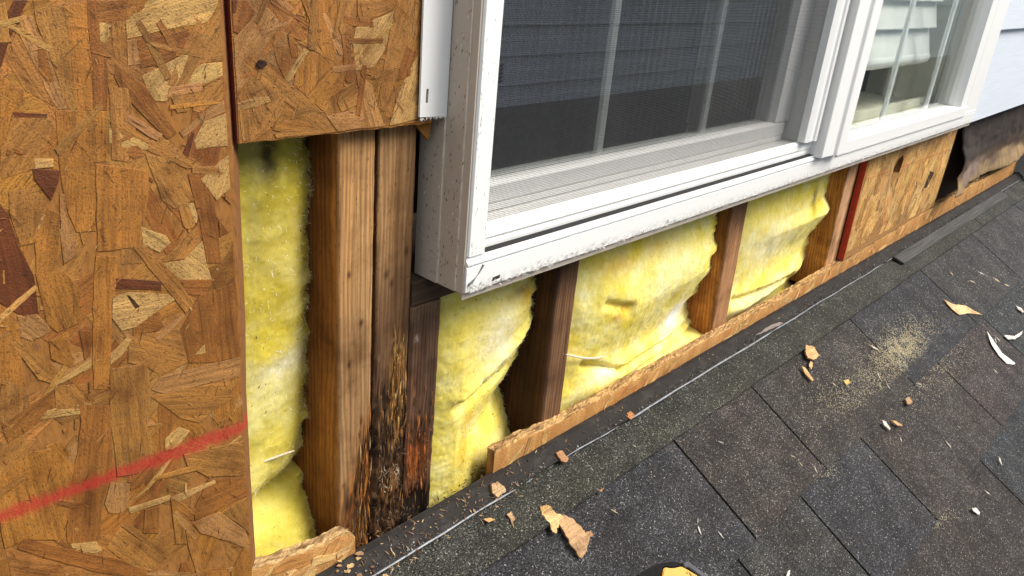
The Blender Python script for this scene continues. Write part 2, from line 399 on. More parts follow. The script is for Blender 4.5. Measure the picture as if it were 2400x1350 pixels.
def board_core(outline_xz, y0, y1, parent, name='core', edge=None, face=(.27, .115, .028), slant=0, mat=None):
    """the board itself behind its surface strands: a thin slab with its rough cut edges"""
    mb = MB(); n = len(outline_xz)
    f = [mb.vert((x, y0, z), face) for x, z in outline_xz]; e0 = [mb.vert((x, y0, z), edge or face) for x, z in outline_xz]
    e1 = [mb.vert((x + slant, y1, z), edge or face) for x, z in outline_xz]
    mb.face(*f); mb.face(*reversed(e1))
    for k in range(n): mb.face(e0[k], e0[(k + 1) % n], e1[(k + 1) % n], e1[k])
    return mb.build(name, mat or M_CORE, parent)
def wavy(a, b, n, amp):
    return [(lerp(a[0], b[0], t) + random.uniform(-amp, amp) * (0 < t < 1), lerp(a[1], b[1], t) + random.uniform(-amp, amp) * (0 < t < 1)) for t in [k / n for k in range(n)]]

YF = -.011
EDGE = (.20, .085, .03)
def wide_field(board, box, yf, n, mat, pal):
    """strands of the board outside the picture, joined"""
    mb = MB()
    for i in range(n):
        P = clip_poly(random_flake(random.uniform(box[0], box[1]), random.uniform(box[2], box[3]), random.uniform(.04, .09), random.uniform(.012, .03), random.uniform(0, 3.14)), *box)
        if len(P) > 2 and area(P) > 3e-5: strand_into(mb, P, yf, .0001 + .0004 * i / n, jit(random.choice(pal), .16))
    stuff(mb.build('strand_field', mat, board))
osb = thing('strand_board', 'large tan wafer sheathing sheet filling the left side, red spray line low down', 'strand board', (.1, 0, -.35))
XR = .2446
board_core([(-.45, -.35), (.2425, -.35)] + [(.2425, 0), (.2434, .06), (.2428, .13), (.2430, .205), (.2452, .26), (.2456, .3), (.2462, .386)] + [(.2455, .388), (.2442, .48), (.2436, .9), (-.45, .9)], YF, 0, osb, edge=EDGE, slant=.0098, mat=M_CORE_L)
T_LEFT = [
 (GOLD, [(0,175),(55,212),(60,240),(30,260),(10,340),(0,420)]), (OLIVE, [(30,268),(110,270),(125,290),(110,340),(75,400),(5,420),(0,390),(12,330)]),
 (TAN, [(40,75),(70,130),(128,250),(60,215),(20,150),(8,140)]), (BROWN, [(200,0),(270,0),(262,60),(240,110),(255,170),(250,260),(218,260),(212,120)]),
 (GOLD, [(158,12),(203,0),(206,60),(212,120),(222,185),(222,260),(182,260),(172,190),(163,110)]), (TAN, [(80,25),(120,10),(160,15),(165,110),(172,190),(183,258),(165,260),(150,232),(105,100),(85,55)]),
 (PINK, [(52,34),(78,38),(85,72),(105,100),(150,230),(158,256),(138,258),(125,242),(70,130),(40,70)]), (RED, [(35,0),(66,0),(48,35),(22,95),(3,158),(-20,170),(-20,60),(20,25)]),
 (RED, [(30,263),(112,268),(110,276),(32,276)]), (BROWN, [(80,112),(105,105),(128,190),(112,200),(88,170)]), (GOLD, [(130,258),(250,260),(250,378),(220,380),(220,468),(226,542),(180,545),(160,500),(145,430),(135,330)]),
 (PALE, [(232,52),(263,52),(258,85),(245,103),(235,97)]), (BROWN, [(225,0),(300,0),(300,60),(262,60),(230,50)]), (PALE, [(293,50),(340,8),(358,-10),(515,-10),(508,19),(487,52),(416,65),(298,91)]),
 (GOLD, [(280,-8),(342,-8),(340,18),(322,35),(302,47),(282,45)]), (TAN, [(262,50),(292,48),(297,95),(288,130),(272,140),(262,100)]), (TAN, [(507,22),(523,5),(523,142),(480,148),(450,190),(385,243),(440,130),(490,55)]),
 (BROWN, [(320,95),(395,80),(440,70),(445,118),(380,152),(330,160)]), (PINK, [(298,95),(320,92),(330,150),(300,155)]), (PALE, [(447,118),(425,180),(390,238),(365,238),(345,212),(333,178),(380,155)]), (PALE, [(470,150),(520,146),(523,178),(480,196),(438,202),(452,170)]),
 (OLIVE, [(400,225),(440,205),(470,212),(450,250),(440,262),(415,265)]), (TAN, [(460,205),(500,185),(522,190),(524,232),(470,265),(452,260)]),
 (TAN, [(255,205),(300,205),(320,300),(300,380),(262,375)]), (BROWN, [(272,150),(300,172),(345,205),(378,260),(415,312),(393,327),(330,265),(280,207),(268,180)]), (PALE, [(255,300),(300,310),(350,340),(345,352),(300,348),(255,335)]),
 (TAN, [(275,298),(300,300),(380,340),(460,375),(477,390),(440,396),(350,356),(288,322)]), (PALE, [(478,285),(530,266),(534,342),(460,350),(455,330)]), (PINK, [(420,310),(500,245),(526,235),(527,262),(470,290),(430,323)]),
 (RED, [(450,308),(457,312),(441,372),(428,362)]), (BROWN, [(300,345),(328,338),(335,365),(318,374),(298,365)]), (GOLD, [(225,385),(345,400),(352,440),(330,580),(228,590)]),
 (TAN, [(340,360),(390,370),(440,420),(455,470),(410,490),(380,470)]), (PALE, [(470,420),(540,360),(542,440),(508,470)]), (BROWN, [(441,408),(487,390),(497,443),(507,506),(520,617),(485,618),(469,521),(454,466)]),
 (OLIVE, [(416,478),(439,474),(459,529),(441,539),(430,531)]), (PALE, [(440,476),(454,476),(464,504),(461,527),(456,520)]), (TAN, [(378,615),(421,569),(461,531),(471,562),(436,606)]),
 (PALE, [(429,610),(474,564),(484,617),(499,662),(418,657),(383,618)]), (PALE, [(330,530),(352,540),(390,552),(400,570),(375,592),(335,575)]), (TAN, [(20,450),(80,440),(108,470),(80,570),(48,578),(22,500)]),
 (GOLD, [(80,560),(112,490),(140,500),(143,590),(120,640),(85,640)]), (PINK, [(140,455),(152,455),(160,520),(178,560),(180,600),(150,620),(142,560)]), (RED, [(75,395),(140,400),(138,425),(120,470),(80,420)]), (PALE, [(80,372),(125,372),(126,392),(82,396)]),
 (GOLD, [(225,600),(275,600),(275,660),(262,705),(259,836),(253,914),(219,913),(217,786),(219,660)]), (RED, [(-20,451),(18,501),(45,577),(80,647),(90,735),(55,742),(15,722),(-20,695)]),
 (GOLD, [(83,640),(150,635),(190,680),(185,758),(135,780),(110,760),(97,700)]), (GOLD, [(-20,700),(15,722),(45,760),(52,860),(60,900),(50,930),(0,960),(-20,960)]), (PINK, [(40,740),(85,735),(115,765),(118,779),(75,800),(48,790)]), (OLIVE, [(0,880),(60,910),(75,960),(20,1010),(-20,1020),(-20,890)]),
 (TAN, [(20,800),(60,800),(140,870),(125,900),(90,890)]), (GOLD, [(115,800),(160,777),(176,857),(160,862),(120,842)]), (BROWN, [(185,775),(214,775),(214,830),(198,845)]), (TAN, [(128,905),(200,900),(200,960),(130,960)]), (BROWN, [(0,1000),(100,930),(128,910),(125,960),(90,990),(20,1040)]),
 (PALE, [(128,899),(214,841),(214,862),(151,895),(130,904)]), (BROWN, [(154,884),(164,881),(225,937),(217,946)]), (PALE, [(93,983),(111,960),(214,944),(196,970),(138,978)]), (RED, [(270,652),(378,660),(378,681),(272,677)]),
 (BROWN, [(415,655),(505,655),(478,692),(430,690)]), (PALE, [(280,690),(300,685),(395,690),(412,702),(375,726),(320,766),(285,776),(262,746),(264,700)]), (DARK, [(291,690),(302,691),(318,705),(328,720),(318,725),(303,710)]),
 (PALE, [(258,830),(300,790),(310,795),(285,835),(259,855)]), (BROWN, [(310,740),(365,728),(385,765),(370,775),(312,790)]), (BROWN, [(470,692),(558,660),(562,836),(500,850),(440,850),(420,780)]), (TAN, [(313,582),(330,567),(378,612),(420,655),(440,692),(462,700),(436,734),(400,690),(350,630)]), (TAN, [(300,790),(420,770),(440,850),(375,882),(345,860),(300,850)]),
 (PALE, [(455,832),(490,795),(505,810),(505,820),(470,830)]), (PINK, [(353,914),(374,884),(470,860),(565,835),(568,881),(387,924)]), (OLIVE, [(258,865),(345,852),(353,920),(345,1000),(370,1060),(330,1110),(275,1118),(268,1050),(258,1000)]), (TAN, [(353,929),(388,922),(537,889),(548,932),(496,967),(466,992),(421,980)]),
 (BROWN, [(185,945),(260,950),(262,1050),(265,1115),(238,1180),(238,1259),(223,1272),(158,1275),(155,1240),(163,1150),(182,1060),(190,990)]), (GOLD, [(70,1060),(130,1050),(176,1090),(165,1150),(155,1240),(150,1265),(60,1265),(-20,1300),(-20,1130)]), (PALE, [(386,1030),(420,1000),(445,1010),(415,1050),(388,1058)]),
 (BROWN, [(300,1130),(350,1085),(360,1095),(330,1140),(306,1150)]), (PALE, [(301,1179),(340,1143),(386,1086),(400,1078),(380,1110),(345,1150)]), (PINK, [(259,1130),(306,1133),(303,1160),(298,1194),(277,1205),(254,1202),(245,1181)]), (TAN, [(430,1065),(449,1062),(570,1034),(573,1114),(487,1118),(440,1095)]),
 (BROWN, [(456,1190),(487,1124),(575,1120),(580,1160),(456,1221)]), (TAN, [(519,1202),(580,1166),(585,1254),(575,1240)]), (PINK, [(451,1225),(515,1200),(575,1242),(586,1290),(540,1270),(470,1250)]), (GOLD, [(540,1340),(580,1270),(592,1290),(590,1360),(545,1365)]), (TAN, [(249,1283),(280,1233),(386,1306),(363,1342),(310,1330)]),
 (OLIVE, [(283,1232),(297,1223),(395,1297),(391,1310)]), (BROWN, [(41,1285),(54,1262),(130,1280),(223,1300),(345,1322),(350,1360),(223,1341),(104,1306)]), (PALE, [(165,1275),(225,1268),(240,1290),(222,1298),(170,1285)]), (BROWN, [(340,1195),(375,1185),(372,1250),(335,1250)]), (GOLD, [(399,1166),(459,1192),(452,1222),(404,1203)]),
 (TAN, [(404,1205),(425,1205),(439,1275),(412,1275)]), (TAN, [(427,1206),(452,1224),(486,1360),(464,1360),(440,1275)]), (PALE, [(399,1167),(503,1124),(508,1131),(420,1177)]), (PALE, [(300,1190),(400,1160),(398,1172),(305,1204)]), (BROWN, [(425,1320),(445,1318),(452,1340),(435,1350),(420,1340)]),
]
fill_board(osb, (.088, XR - .0015, -.02, .50), YF, 115, 170, T_LEFT, M_STRAND, [TAN, GOLD, BROWN, PINK, OLIVE, TAN, GOLD])

wide_field(osb, (-.40, .0875, -.3, .85), YF, 900, M_STRAND, [TAN, GOLD, BROWN, PINK, OLIVE]); wide_field(osb, (.0876, XR - .0015, .5005, .85), YF, 240, M_STRAND, [TAN, GOLD, BROWN, PINK, OLIVE])
up = thing('strand_board', 'upper square wafer sheathing piece with a red-dyed left edge and cut lower edge', 'strand board', (.33, 0, .386))
lower = [(.2500, .3880)] + wavy((.2500, .3880), (.4105, .3862), 24, .0005)[1:] + [(.4105, .3862)]
board_core(lower + [(.4105, .9), (.2465, .9)], YF, 0, up, edge=(.19, .03, .02))
T_UP = [
 (BROWN, [(540,0),(580,0),(600,30),(560,80),(538,70)]), (PINK, [(538,102),(622,13),(678,74),(635,128),(545,232),(540,150)]), (BROWN, [(640,10),(680,0),(735,80),(740,110),(690,90),(655,60)]), (RED, [(668,4),(680,10),(708,50),(700,56),(688,40)]),
 (GOLD, [(740,-8),(788,-8),(792,77),(783,144),(760,133),(733,77)]), (TAN, [(790,0),(835,0),(832,60),(800,84),(792,60)]), (TAN, [(700,100),(735,85),(765,140),(750,128)]), (GOLD, [(699,112),(750,128),(777,158),(740,200),(719,226),(688,200)]),
 (TAN, [(640,110),(700,100),(690,160),(668,186),(650,150)]), (PALE, [(666,186),(712,112),(725,118),(678,195)]), (OLIVE, [(595,180),(665,232),(640,300),(600,285),(575,215)]), (TAN, [(543,236),(575,214),(587,255),(610,299),(592,333),(546,342)]),
 (TAN, [(569,148),(587,122),(612,140),(663,184),(737,243),(790,313),(757,314),(673,243),(597,179)]), (OLIVE, [(643,220),(669,232),(631,304),(600,327),(592,330)]), (GOLD, [(668,250),(690,262),(740,300),(660,310),(640,305)]), (TAN, [(643,314),(737,294),(762,313),(648,324)]),
 (GOLD, [(720,228),(778,160),(810,170),(800,210),(770,235),(765,268)]), (PALE, [(834,64),(924,26),(903,115),(878,158),(834,166),(826,100)]), (TAN, [(838,0),(890,0),(925,20),(870,45),(838,55)]), (BROWN, [(806,36),(880,50),(893,66),(830,62),(805,52)]), (TAN, [(924,26),(960,-8),(985,-8),(985,70),(934,166),(903,256),(885,255),(900,150)]),
 (PALE, [(979,128),(981,278),(913,295),(939,204)]), (BROWN, [(952,107),(975,122),(961,179),(932,190),(938,150)]), (BROWN, [(801,84),(819,84),(832,166),(836,200),(810,190),(806,163)]), (TAN, [(834,168),(850,176),(868,304),(850,304),(845,230)]), (PINK, [(850,179),(873,202),(886,255),(904,297),(867,305),(852,240)]), (PINK, [(765,272),(852,254),(853,299),(791,308)]),
 (TAN, [(800,210),(830,190),(850,240),(800,262),(790,240)]), (GOLD, [(985,282),(1012,276),(1013,288),(920,296)]), (RED, [(545,0),(556,0),(552,30),(546,30)]),
]
fill_board(up, (.2506, .41, .3882, .56), YF, 70, 100, T_UP, M_STRAND_P, [TAN, GOLD, BROWN, PINK, GOLD])
dk = MB()
for (px, py, r) in ((615, 150, .0022), (612, 146, .0014)):
    c = wall_pt(px, py, YF - .0022); dk.prism([c + Vector((math.cos(t) * r * 1.5, 0, math.sin(t) * r)) for t in [k * .785 for k in range(8)]], (0, .001, 0), (.03, .014, .01))
dk.build('knot', M_TINT, up)
# splintered corner at the lower right
sp = MB(); c = wall_pt(975, 292, -.004)
sp.prism([c, c + Vector((.016, 0, .002)), c + Vector((.0125, -.001, -.0135))], (0, .003, 0), TAN); sp.build('splinter', M_FIBRE, up)

hx, hz = 1.607, .1895
def in_hole(x, z): return abs(x - hx) / .031 + abs(z - hz) / .024 < 1
rb = thing('strand_board', 'right wafer sheathing piece under the window, with knothole and red left edge', 'strand board', (1.7, 0, .035))
rl = [(1.437, .036)] + wavy((1.437, .036), (1.96, .048), 20, .0008)[1:] + [(1.96, .048), (1.962, .262), (1.424, .262)]
mb = MB()                                           # slab with a real hole
holep = [(hx + .027, hz + .004), (hx + .010, hz + .022), (hx - .012, hz + .014), (hx - .030, hz - .008), (hx - .010, hz - .021), (hx + .018, hz - .014)]
bmh = bmesh.new()
def loop_edges(P, y):
    vs = [bmh.verts.new((x, y, z)) for x, z in P]; return vs, [bmh.edges.new((vs[k], vs[(k + 1) % len(vs)])) for k in range(len(vs))]
org = Vector(rb['org'])
for y in (YF, 0):
    a, ea = loop_edges(rl, y); b, eb = loop_edges(holep, y); bmesh.ops.triangle_fill(bmh, edges=ea + eb, use_beauty=True)
    if y == YF: A0, B0 = a, b
    else:
        for P, Q in ((A0, a), (B0, b)):
            for k in range(len(P)): bmh.faces.new((P[k], P[(k + 1) % len(P)], Q[(k + 1) % len(P)], Q[k]))
bmesh.ops.recalc_face_normals(bmh, faces=bmh.faces); bmesh.ops.translate(bmh, verts=bmh.verts, vec=-org)
me = bpy.data.meshes.new('core'); bmh.to_mesh(me); bmh.free()
at = me.attributes.new('tint', 'FLOAT_COLOR', 'POINT'); at.data.foreach_set('color', [.36, .18, .06, 1] * len(me.vertices))
core = bpy.data.objects.new('core', me); COL.objects.link(core); core.parent = rb; me.materials.append(M_CORE)
redM = mat_tint('red_edge_dye', .7, .25, (500, 500, 90), .45)
mb = MB(); mb.prism([(1.4362, YF - .0012, .036), (1.4366, -.0005, .036), (1.4236, -.0005, .2615), (1.4232, YF - .0012, .2615)], (-.0012, 0, -.0001), (.50, .058, .022)); mb.build('red_edge', redM, rb)
fill_board(rb, (1.439, 1.958, .051, .2605), YF, 150, 420, [(PALE, [(2085,560),(2110,500),(2125,505),(2095,555)]), (DARK, [(2165,440),(2180,400),(2190,405),(2172,440)])], M_STRAND_R, [(.62, .35, .115), (.57, .31, .09), (.66, .40, .145), (.53, .275, .075)], 1.35, 1.5, in_hole, 6e-5)
mb = MB()
for hw, hh, yy in ((.03, .02, .02),): mb.box(hx - .06, hx + .06, yy, yy + .01, hz - .05, hz + .05, (.12, .09, .07))
mb.build('backing', M_TINT, rb)

def strip_board(name, x0, x1, top, label, col_top, seed, nst):
    """rough ripped remnant of board along the foot of the wall; top(x) gives its height"""
    o = thing(name, label, 'wood strip', ((x0 + x1) / 2, -.005, 0)); random.seed(seed)
    mb = MB(); n = int((x1 - x0) / .004); ny = 6; rows = []
    for i in range(n + 1):
        x = lerp(x0, x1, i / n); row = []
        prof = [(-.0114, -.012, 0)] + [(-.0114, -.002, 0), (-.0113, -.0008, .3)] + [(lerp(-.011, .001, k / ny), 0, 1) for k in range(ny + 1)] + [(.001, -.03, 0)]
        for (y, dz, fr) in prof:
            t = top(x); z = -.004 if dz == -.012 else (t + dz if dz > -.02 else -.004)
            nz = fb(x * 160, y * 600, seed) * .0022 + fb(x * 500, y * 900, seed + 3) * .0012
            end = smooth(0, .012, x - x0); z2 = z + nz * (1 if fr else 0) if z > 0 else z
            xx = x + (fb(y * 500, z * 300, seed) * .004 * (1 - end))
            lay = fb(x * 25, y * 1400, seed + 9)
            c = mixc(col_top, (.10, .05, .022), clamp(.35 + lay * .9 + fb(x * 60, y * 300, 2) * .5)) if fr >= .9 else mixc((.62, .33, .11), (.46, .21, .06), clamp(.5 + fb(x * 40, z * 90, seed)))
            if fr < .9 and z < .012: c = mixc(c, (.20, .075, .02), .55)
            row.append(mb.vert((xx, y + fb(x * 200, z * 200, 4) * .0004, z2), c))
        rows.append(row)
    for A, B in zip(rows, rows[1:]):
        for k in range(len(A) - 1): mb.face(A[k], B[k], B[k + 1], A[k + 1])
    mb.face(*reversed(rows[0])); mb.face(*rows[-1])
    mb.build('core', M_CORE, o)
    for i in range(nst):
        x = random.uniform(x0 + .01, x1 - .01); t = top(x); L = random.uniform(.012, .05); wd = random.uniform(.004, .010)
        P = clip_poly(random_flake(x, random.uniform(.003, t), L, wd, random.gauss(.75, .6)), x0 + .002, x1 - .002, -.003, t - .0022)
        if len(P) < 3 or area(P) < 8e-6: continue
        m2 = MB(); strand_into(m2, P, -.0116, random.uniform(.0001, .0008), jit(random.choice([(.60, .33, .11), (.52, .27, .085), (.50, .22, .06), (.64, .40, .16)]), .15)); m2.build('strand', M_STRAND_P, o)
    fz = MB()
    for i in range(int((x1 - x0) * 1500)):
        x = random.uniform(x0, x1); y = random.uniform(-.0112, .001); fl = random.random() < .4
        d = (random.uniform(-1, 1), random.uniform(-.9, .2), random.uniform(.1, 1.0)) if fl else (random.choice((-1, 1)), random.uniform(-.25, .25), random.uniform(-.05, .3))
        fz.sliver((x, y, top(x) - .0006 + fb(x * 160, y * 600, seed) * .002), d, random.uniform(.002, .0065) * (1 if fl else 1.5), .00022, .00015, (0, 0, 1), jit(random.choice([PALE, TAN, (.55, .34, .15), BROWN, (.3, .18, .08)]), .2))
    stuff(fz.build('torn_fibres', M_FIBRE, o)); return o
TOPZ = [(.519, .0365), (.56, .0345), (.62, .0285), (.80, .0285), (1.0, .0275), (1.2, .0285), (1.40, .033), (1.437, .0335), (1.6, .037), (1.96, .0465), (2.2, .05), (2.8, .05)]
strip_board('board_strip', .519, 2.75, lambda x: interp(TOPZ, x) + fb(x * 30, 0, 5) * .0012, 'long orange ripped wafer strip along the foot of the wall below the window', (.58, .36, .15), 3, 110)
strip_board('board_strip', .235, .3425, lambda x: interp([(.235, .054), (.26, .0475), (.30, .0395), (.335, .0365), (.3425, .028)], x) + fb(x * 80, 0, 5) * .0015, 'short frayed wafer remnant at the bottom left, below the lowest insulation', (.50, .33, .15), 11, 16)
random.seed(21)

# ------------------------------------------------------------------ framing
def stud(label, x0, x1, z0, z1, col, carve=None, lean=0.0, y0=0.0, group=None, name='stud', depth=.089, ease=.0022, top_dark=None, nodes=None, side=None):
    """a length of dressed timber: eased edges, grid fine enough to be gouged and coloured by hand"""
    mb = MB(); nz = max(8, int((z1 - z0) / .0022)); nl, nf = 14, max(10, int((x1 - x0) / .0014)); rows = []
    for j in range(nz + 1):
        z = lerp(z0, z1, j / nz); row = []
        lx = lean * (z1 - z)
        pr = [(x0, lerp(y0 + depth, y0 + ease, k / nl), 'L') for k in range(nl + 1)] + [(x0 + ease * .3, y0 + ease * .3, 'E')]
        pr += [(lerp(x0 + ease, x1 - ease, k / nf), y0, 'F') for k in range(nf + 1)] + [(x1 - ease * .3, y0 + ease * .3, 'E'), (x1, y0 + ease, 'R'), (x1, y0 + depth, 'R')]
        for (x, y, sd_) in pr:
            d = carve(x, z) if carve and sd_ in 'FE' else 0
            if sd_ in 'FE': d += fb(x * 400, z * 18, x0 * 50) * .0004
            ex = fb(z * 60, y * 30, x0 * 9) * .0004
            base = col(x, y, z, sd_)
            row.append(mb.vert((x + lx + ex, y + d, z), base))
        rows.append(row)
    for A, B in zip(rows, rows[1:]):
        for k in range(len(A) - 1): mb.face(A[k], A[k + 1], B[k + 1], B[k])
        mb.face(A[-1], A[0], B[0], B[-1])
    mb.face(*reversed(rows[0])); mb.face(*rows[-1])
    o = mb.build(name, M_LUMBER, smooth_=True); return tag(o, label, 'stud', group)
SIDE_O, FRONT1 = (.40, .160, .036), (.45, .250, .100)
def blob(x, z, cx, cz, rx, rz): return math.exp(-((x - cx) / rx) ** 2 - ((z - cz) / rz) ** 2)
def kp(px, py, y=0): p = wall_pt(px, py, y); return p.x, p.z
K1 = [kp(847, 757), kp(818, 855), kp(818, 645), kp(805, 1140)]
def c_s1(x, y, z, s):
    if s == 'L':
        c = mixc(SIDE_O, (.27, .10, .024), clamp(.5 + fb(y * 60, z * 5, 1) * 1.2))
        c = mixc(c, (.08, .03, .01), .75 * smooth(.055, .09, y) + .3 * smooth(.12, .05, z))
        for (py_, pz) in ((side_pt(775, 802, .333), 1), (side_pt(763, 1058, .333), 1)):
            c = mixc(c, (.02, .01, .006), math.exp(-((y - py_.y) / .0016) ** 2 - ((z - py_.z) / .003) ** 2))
        return c
    c = mixc(FRONT1, (.42, .22, .082), clamp(.5 + fb(x * 60, z * 4, 2)))
    c = mixc(c, (.25, .145, .066), .55 * smooth(.30, .20, z + fb(x * 50, z * 10, 8) * .06))
    for kx, kz in K1: c = mixc(c, (.09, .038, .014), clamp(1.3 * blob(x, z, kx, kz, .0017, .0030)))
    r = smooth(.19, .08, z + (.3655 - x) * 2.6 + fb(x * 300, z * 25, 3) * .02)
    c = mixc(c, mixc((.42, .16, .035), (.045, .018, .008), clamp(.5 + 1.6 * fb(x * 420, z * 22, 4))), r)
    return mixc(c, (.14, .08, .035), .5 * smooth(.06, .02, z))
def v_s1(x, z):
    r = smooth(.145, .07, z + (.3655 - x) * 2.6); return r * (.003 + .007 * abs(fb(x * 350, z * 26, 6)) + .006 * smooth(.356, .3665, x + fb(z * 60, 1, 1) * .004))
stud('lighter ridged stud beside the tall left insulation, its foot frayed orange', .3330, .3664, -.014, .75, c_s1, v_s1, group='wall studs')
def c_s2(x, y, z, s):
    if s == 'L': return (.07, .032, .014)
    c = mixc((.46, .26, .110), (.30, .155, .062), clamp(.45 + fb(x * 70, z * 5, 12)))
    c = mixc(c, (.12, .06, .028), .85 * smooth(.33, .22, z + fb(x * 60, z * 12, 3) * .04))
    for px, py in ((908, 645), (920, 665), (955, 590)):
        kx, kz = kp(px, py); c = mixc(c, (.07, .03, .012), blob(x, z, kx, kz, .0025, .004))
    # bared ochre wood, then black and rust rot
        c = mixc(c, (.55, .46, .38), clamp(1.2 * blob(x, z, .391, .201, .0016, .0016) * (.6 + 2 * fb(x * 900, z * 900, 3))))
    r = smooth(.225, .105, z + fb(x * 240, z * 14, 5) * .07 - .03 * blob(x, z, .378, .14, .008, .08))
    n = fb(x * 380, z * 24, 15); rc = mixc((.018, .010, .006), (.15, .07, .028), clamp(.40 + 1.5 * n)); rc = mixc(rc, (.24, .17, .10), clamp(1.6 * (fb(x * 300, z * 60, 33) - .25)))
    rc = mixc(rc, (.40, .16, .035), clamp(1.5 * blob(x, z, .3935, .045, .008, .02) * (.6 + n)))
    c = mixc(c, rc, r); o = clamp(1.7 * blob(x, z, .3965, .155, .0070, .042) * (.75 + fb(x * 300, z * 30, 3)))
    return mixc(c, mixc((.62, .34, .10), (.20, .085, .025), clamp(.5 + 1.7 * fb(x * 500, z * 26, 8))), o)
def v_s2(x, z):
    o = clamp(1.4 * blob(x, z, .3965, .15, .0085, .05)); r = smooth(.19, .07, z)
    left = smooth(.378, .3715, x) * smooth(.16, .05, z) * .008
    return o * (.0018 + .0022 * abs(fb(x * 420, z * 24, 2))) + r * (.002 + .012 * abs(fb(x * 300, z * 26, 9)) + .003 * abs(fb(x * 700, z * 120, 9))) + left
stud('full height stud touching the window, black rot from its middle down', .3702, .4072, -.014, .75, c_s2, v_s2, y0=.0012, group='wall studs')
def c_jk(x, y, z, s):
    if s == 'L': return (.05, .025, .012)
    c = mixc((.120, .064, .036), (.055, .028, .016), clamp(.5 + fb(x * 60, z * 6, 22)))
    c = mixc(c, (.30, .18, .10), .5 * smooth(.2, .222, z)); c = mixc(c, (.5, .43, .38), clamp(1.1 * blob(x, z, .415, .196, .002, .003) * (.5 + 2 * fb(x * 900, z * 900, 3))))
    n = fb(x * 320, z * 26, 25); r = clamp(1.2 * blob(x, z, .421, .065, .0135, .03)); c = mixc(c, mixc((.42, .12, .022), (.05, .018, .008), clamp(.45 + 1.4 * n)), r)
    c = mixc(c, (.23, .10, .05), .6 * clamp(blob(x, z, .413, .16, .006, .05) * (.5 + n)))
    return mixc(c, (.018, .010, .006), smooth(.04, .022, z + fb(x * 200, z * 60, 2) * .012))
def v_jk(x, z):
    r = clamp(1.2 * blob(x, z, .421, .06, .015, .04)); return r * (.0015 + .006 * abs(fb(x * 300, z * 30, 19))) + .006 * smooth(.04, .015, z) * smooth(.44, .43, x) + .003 * smooth(.411, .4078, x)
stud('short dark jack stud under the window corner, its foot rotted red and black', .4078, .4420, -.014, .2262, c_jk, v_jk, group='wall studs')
def c_c4(x, y, z, s):
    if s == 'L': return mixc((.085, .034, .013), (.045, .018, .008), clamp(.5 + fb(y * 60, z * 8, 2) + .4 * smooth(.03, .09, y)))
    return mixc(mixc((.22, .115, .055), (.13, .062, .028), clamp(.5 + fb(x * 50, z * 5, 31) * 1.3)), (.06, .028, .014), .7 * smooth(.612, .606, x) + .5 * smooth(.17, .22, z))
stud('dark brown cripple stud between the two fullest insulation pieces', .6045, .6410, -.014, .2262, c_c4, group='wall studs', ease=.004)
def c_c5(x, y, z, s):
    if s == 'L': return mixc(mixc((.58, .245, .055), (.40, .155, .036), clamp(.5 + fb(y * 40, z * 9, 2) * 1.2)), (.10, .042, .015), .65 * smooth(.12, .2, z) + .6 * smooth(.006, .002, y))
    return mixc(mixc((.46, .235, .105), (.30, .14, .058), clamp(.5 + fb(x * 50, z * 5, 41) * 1.3)), (.11, .05, .022), .7 * smooth(.14, .21, z))
stud('orange brown leaning cripple stub right of the widest insulation', .971, 1.0165, -.014, .2262, c_c5, lean=.058, group='wall studs', ease=.004)
def c_c6(x, y, z, s):
    if s == 'L': return mixc((.62, .28, .065), (.46, .185, .042), clamp(.5 + fb(y * 40, z * 9, 52) * 1.2 + .5 * smooth(.2, .225, z)))
    return mixc((.62, .35, .18), (.45, .23, .10), clamp(.4 + fb(x * 50, z * 5, 51) * 1.2))
stud('bright orange stud against the red edge of the right sheathing', 1.375, 1.4225, -.014, .2262, c_c6, lean=.055, group='wall studs')
# rough sill and bottom plate (lie along the wall)
def rail(name, label, x0, x1, y0, y1, z0, z1, col):
    mb = MB(); n = 120; rows = []
    for i in range(n + 1):
        x = lerp(x0, x1, i / n)
        rows.append([mb.vert((x, y + fb(x * 40, z * 200, 1) * .0005, z + fb(x * 50, y * 90, 2) * .0006), mixc(col, (.03, .018, .012), clamp(.4 + fb(x * 12, z * 300, 3) * 1.4))) for y, z in ((y1, z0), (y0 + .001, z0), (y0, z0 + .001), (y0, (z0 + z1) / 2), (y0, z1 - .001), (y0 + .001, z1), (y1, z1))])
    for A, B in zip(rows, rows[1:]):
        for k in range(len(A)): mb.face(A[k], B[k], B[(k + 1) % len(A)], A[(k + 1) % len(A)])
    mb.face(*reversed(rows[0])); mb.face(*rows[-1])
    return tag(mb.build(name, mat_lumber_x), label, 'timber')
Mx = Mat('horizontal_lumber'); fibx = Mx.noise((14, 600, 600), 4, .6)
Mx.bump(fibx, .6, .001); mat_lumber_x = Mx.done(Mx.mix(1, Mx.attr(), Mx.ramp(fibx, [(.25, .55), (.5, 1.0), (.75, 1.5)]), 'MULTIPLY'), .8, .2)
rail('rough_sill', 'dark rotten horizontal sill timber just under the window corner', .4082, 1.92, .0008, .089, .2272, .2490, (.085, .052, .034))
rail('bottom_plate', 'blackened plate lying behind the feet of the studs', .10, 2.7, .012, .089, -.07, -.036, (.06, .035, .02))

